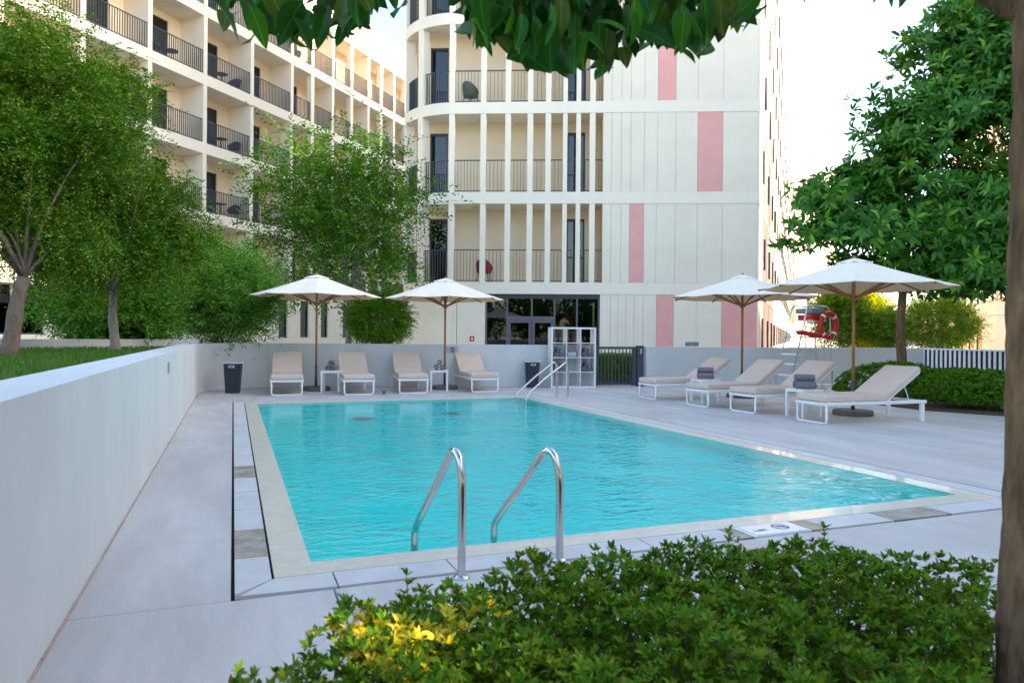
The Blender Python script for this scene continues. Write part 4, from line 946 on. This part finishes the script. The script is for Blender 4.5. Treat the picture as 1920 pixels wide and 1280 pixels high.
def leaf_variant(i, base):
    m = bpy.data.materials.new('fig_leaf_%d' % i); m.use_nodes = True; nt = m.node_tree; L = nt.links.new; b = nt.nodes['Principled BSDF']
    tc = ND(nt, 'ShaderNodeTexCoord'); sp = ND(nt, 'ShaderNodeSeparateXYZ'); L(tc.outputs['Object'], sp.inputs[0])
    ab = ND(nt, 'ShaderNodeMath', operation='ABSOLUTE'); L(sp.outputs[1], ab.inputs[0])
    # midrib and slanting side veins
    lt = ND(nt, 'ShaderNodeMath', operation='LESS_THAN'); L(ab.outputs[0], lt.inputs[0]); lt.inputs[1].default_value = .009
    wv = ND(nt, 'ShaderNodeMath', operation='MULTIPLY_ADD'); L(ab.outputs[0], wv.inputs[0]); wv.inputs[1].default_value = -.8; L(sp.outputs[0], wv.inputs[2])
    mo = ND(nt, 'ShaderNodeMath', operation='MODULO'); L(wv.outputs[0], mo.inputs[0]); mo.inputs[1].default_value = .085
    l2 = ND(nt, 'ShaderNodeMath', operation='LESS_THAN'); L(mo.outputs[0], l2.inputs[0]); l2.inputs[1].default_value = .006
    m2 = ND(nt, 'ShaderNodeMath', operation='MULTIPLY'); L(l2.outputs[0], m2.inputs[0]); m2.inputs[1].default_value = .35
    ma = ND(nt, 'ShaderNodeMath', operation='MAXIMUM'); L(lt.outputs[0], ma.inputs[0]); L(m2.outputs[0], ma.inputs[1])
    mixc = ND(nt, 'ShaderNodeMix', data_type='RGBA'); L(ma.outputs[0], mixc.inputs[0]); mixc.inputs[6].default_value = base+(1,); mixc.inputs[7].default_value = tuple(min(1, c*2.2+.03) for c in base)+(1,)
    L(mixc.outputs[2], b.inputs['Base Color']); b.inputs['Roughness'].default_value = .42; b.inputs['Specular IOR Level'].default_value = .25
    t = ND(nt, 'ShaderNodeBsdfTranslucent'); hs = ND(nt, 'ShaderNodeHueSaturation'); hs.inputs['Value'].default_value = 1.7; hs.inputs['Hue'].default_value = .485; L(mixc.outputs[2], hs.inputs['Color']); L(hs.outputs[0], t.inputs[0])
    mx = ND(nt, 'ShaderNodeMixShader'); mx.inputs[0].default_value = .3; L(b.outputs[0], mx.inputs[1]); L(t.outputs[0], mx.inputs[2]); L(mx.outputs[0], nt.nodes['Material Output'].inputs[0]); return m
LV = [leaf_variant(i, c) for i, c in enumerate(((.013, .09, .002), (.018, .115, .003), (.010, .07, .002), (.035, .16, .004), (.016, .10, .003), (.06, .10, .005)))]
for me, mt in zip(LM, LV): me.materials.append(mt)
prof = [(408, 40), (450, 50), (490, 88), (520, 70), (570, 92), (625, 85), (655, 70), (700, 28), (738, 6), (800, -40), (846, 0), (868, 40), (905, 92), (950, 86), (1000, 120), (1050, 136), (1100, 132), (1160, 132), (1200, 92), (1245, 82), (1300, 108), (1350, 76), (1392, 44), (1420, -20)]
def bottom(x): return float(np.interp(x, [p[0] for p in prof], [p[1] for p in prof]))
rl = random.Random(5); nl = 0
def put_leaf(tip, ln, k, yaw, pitch, roll):
    # leaf hangs: tip is the lower end
    d = Vector((math.cos(yaw)*math.cos(pitch), math.sin(yaw)*math.cos(pitch), math.sin(pitch)))
    o = bpy.data.objects.new('leaf', LM[k]); COL.objects.link(o); o.parent = nt_
    qd = d.to_track_quat('X', 'Z'); o.rotation_mode = 'QUATERNION'; o.rotation_quaternion = qd @ Matrix.Rotation(roll, 3, 'X').to_quaternion()
    o.location = tip-d*ln-NB; o.scale = (ln, ln, ln)
for i in range(293):
    if i < 225: x = rl.uniform(862, 1400)
    else: x = rl.uniform(408, 735)
    bt = bottom(x); depth = rl.random()
    y = bt-(rl.random()**1.3)*max(30, bt+45) if i % 4 else bt-rl.uniform(0, 8)
    Y = rl.uniform(2.25, 2.85); put_leaf(at(x, y, Y), rl.uniform(.115, .165), rl.randrange(6), rl.choice((1, -1))*R(90)+rl.uniform(-.9, .9), R(-rl.uniform(15, 88)), rl.gauss(0, .8))
for x, y in ((1655, 12), (1650, -8), (1700, 4), (1835, 32), (1815, 6), (1850, 8), (1490, 6)): put_leaf(at(x, y, 2.4), .12, rl.randrange(6), rl.uniform(0, 6.28), R(-65), rl.uniform(-1, 1))
ex = []
for i in range(520):
    x = rl.uniform(868, 1395) if i < 430 else rl.uniform(415, 725); y = bottom(x)-40-rl.random()*max(30, bottom(x)+20); ex.append(at(x, y, rl.uniform(2.5, 3.2)))
ex = np.array(ex); d = unit(np.stack([rng.normal(size=len(ex)), rng.normal(size=len(ex)), -.5-rng.random(len(ex))], 1))
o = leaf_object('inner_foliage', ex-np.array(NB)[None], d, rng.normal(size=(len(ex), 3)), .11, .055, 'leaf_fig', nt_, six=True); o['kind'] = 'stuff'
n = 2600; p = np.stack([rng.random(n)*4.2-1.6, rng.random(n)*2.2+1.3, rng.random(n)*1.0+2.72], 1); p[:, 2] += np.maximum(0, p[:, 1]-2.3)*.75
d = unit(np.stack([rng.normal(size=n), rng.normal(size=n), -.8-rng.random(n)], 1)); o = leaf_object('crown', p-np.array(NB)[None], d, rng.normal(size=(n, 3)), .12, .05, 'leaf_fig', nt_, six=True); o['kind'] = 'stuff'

for x, y, h, w_ in ((-7, -7, 5.5, 'farthest to the left'), (-2.5, -8.5, 6, 'second from the left'), (2.5, -8, 5.5, 'in the middle of the row'), (7, -7, 6, 'second from the right'), (11.5, -5, 5.5, 'farthest to the right')):
    t = thing('court_tree', 'leafy tree in the row behind the camera, '+w_, 'tree', (x, y, 0), 0, 'trees behind the camera')
    pts, out = blob_points([((0, 0, h*.6), (2.4, 2.2, h*.38)), ((.6, .3, h*.4), (2.2, 2.0, h*.3))], 900, .5); MB().tube([(0, 0, 0), (.1, 0, h*.3), (0, 0, h*.6)], [.13, .1, .06], 8).obj('trunk', 'bark_grey', t, True)
    o = leaf_object('crown', *rosettes(pts, out, 6, .3, .12, 1., .1), 'leaf_ficus', t); o['kind'] = 'stuff'
# ================================================================== FOREGROUND HEDGE
hp = thing('hedge', 'leafy low hedge filling the foreground at the bottom right', 'hedge', (.8, 1.9, 0))
far_x = np.array([-.80, -.66, -.49, -.35, 0., .3, .74, 1.26, 1.8, 2.4]); far_y = np.array([1.2, 1.66, 2.12, 2.42, 2.62, 2.82, 2.98, 2.96, 2.68, 2.55])
n = 27000; hx = rng.random(n)*3.15-.78; hy = rng.random(n)*2.0+.85; fy = np.interp(hx, far_x, far_y); edge = np.minimum(fy-hy, (hx+.82)*1.2)
k = (edge > 0) & ~((hx/hy > .672) & (hy < 2.45)); hx, hy, edge = hx[k], hy[k], edge[k]
bumpz = .035*np.sin(hx*7+1)*np.sin(hy*6)+.03*np.sin(hx*15+hy*11)
top = .47*np.clip((edge/.28), 0, 1)**.42+bumpz; dep = rng.random(len(hx))**1.5*.36
hz_ = np.clip(top-dep, .03, None)
thin = (rng.random(len(hx)) < np.where((hx > .55) & (hy < 1.9), .62, 1.0)); hx, hy, hz_, edge = hx[thin], hy[thin], hz_[thin], edge[thin]
pts = np.stack([hx, hy, hz_], 1); outd = np.stack([rng.normal(size=len(hx))*.3, .6*np.clip(1-edge/.3, 0, 1)+rng.normal(size=len(hx))*.3, np.ones(len(hx))*.9], 1)
o = leaf_object('foliage', *rosettes(pts-np.array([.8, 1.9, 0])[None], outd, 7, .028, .0105, .75, .4), 'leaf_hedge', hp, fold=.1, curl=.12, six=True); o['kind'] = 'stuff'
m = MB()
for i in range(420):
    j = rng.integers(0, len(pts)); tp = Vector(pts[j])-Vector((.8, 1.9, 0)); b = tp+Vector((random.uniform(-.1, .1), random.uniform(-.1, .1), 0)); b.z = 0
    m.tube([b, (b+tp)*.5+Vector((random.uniform(-.03, .03), random.uniform(-.03, .03), .03)), tp], [.005, .004, .002], 4, cap=False)
o = m.obj('stems', 'twig', hp); o['kind'] = 'stuff'
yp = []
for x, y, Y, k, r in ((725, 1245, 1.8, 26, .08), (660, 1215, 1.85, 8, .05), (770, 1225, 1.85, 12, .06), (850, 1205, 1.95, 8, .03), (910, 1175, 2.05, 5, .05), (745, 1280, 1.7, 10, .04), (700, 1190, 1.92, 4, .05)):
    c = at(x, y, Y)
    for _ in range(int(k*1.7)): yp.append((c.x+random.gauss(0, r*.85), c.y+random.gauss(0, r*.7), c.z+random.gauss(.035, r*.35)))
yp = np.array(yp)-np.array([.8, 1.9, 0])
o = leaf_object('sunfleck_sprigs', *rosettes(yp, np.tile([0, -.35, .8], (len(yp), 1)), 6, .03, .011, .8), 'leaf_sunfleck', hp, six=True); o['kind'] = 'stuff'  # sun flecks on the hedge, put in as yellow-coloured rosettes
# a few upright shoots standing out of the hedge
for x, y, Y in ((762, 1078, 2.3), (1544, 990, 2.8), (1365, 1000, 2.8), (1385, 1015, 2.7), (445, 1260, 1.7)):
    tp = at(x, y, Y); r0 = rosettes(np.array([[0, 0, 0], [.004, 0, -.03], [-.003, 0, -.06]])+np.array(tp)-np.array([.8, 1.9, 0]), np.tile([0, 0, 1.], (3, 1)), 6, .032, .012, .8)
    o = leaf_object('shoot', *r0, 'leaf_hedge', hp, six=True)
    q = tp-Vector((.8, 1.9, 0)); MB().tube([q, q+Vector((.01, -.01, -.12))], [.0015, .0025], 5).obj('shoot_stem', 'twig', hp)
print('objects', len(bpy.data.objects), 'tris', sum(len(m.polygons) for m in bpy.data.meshes))
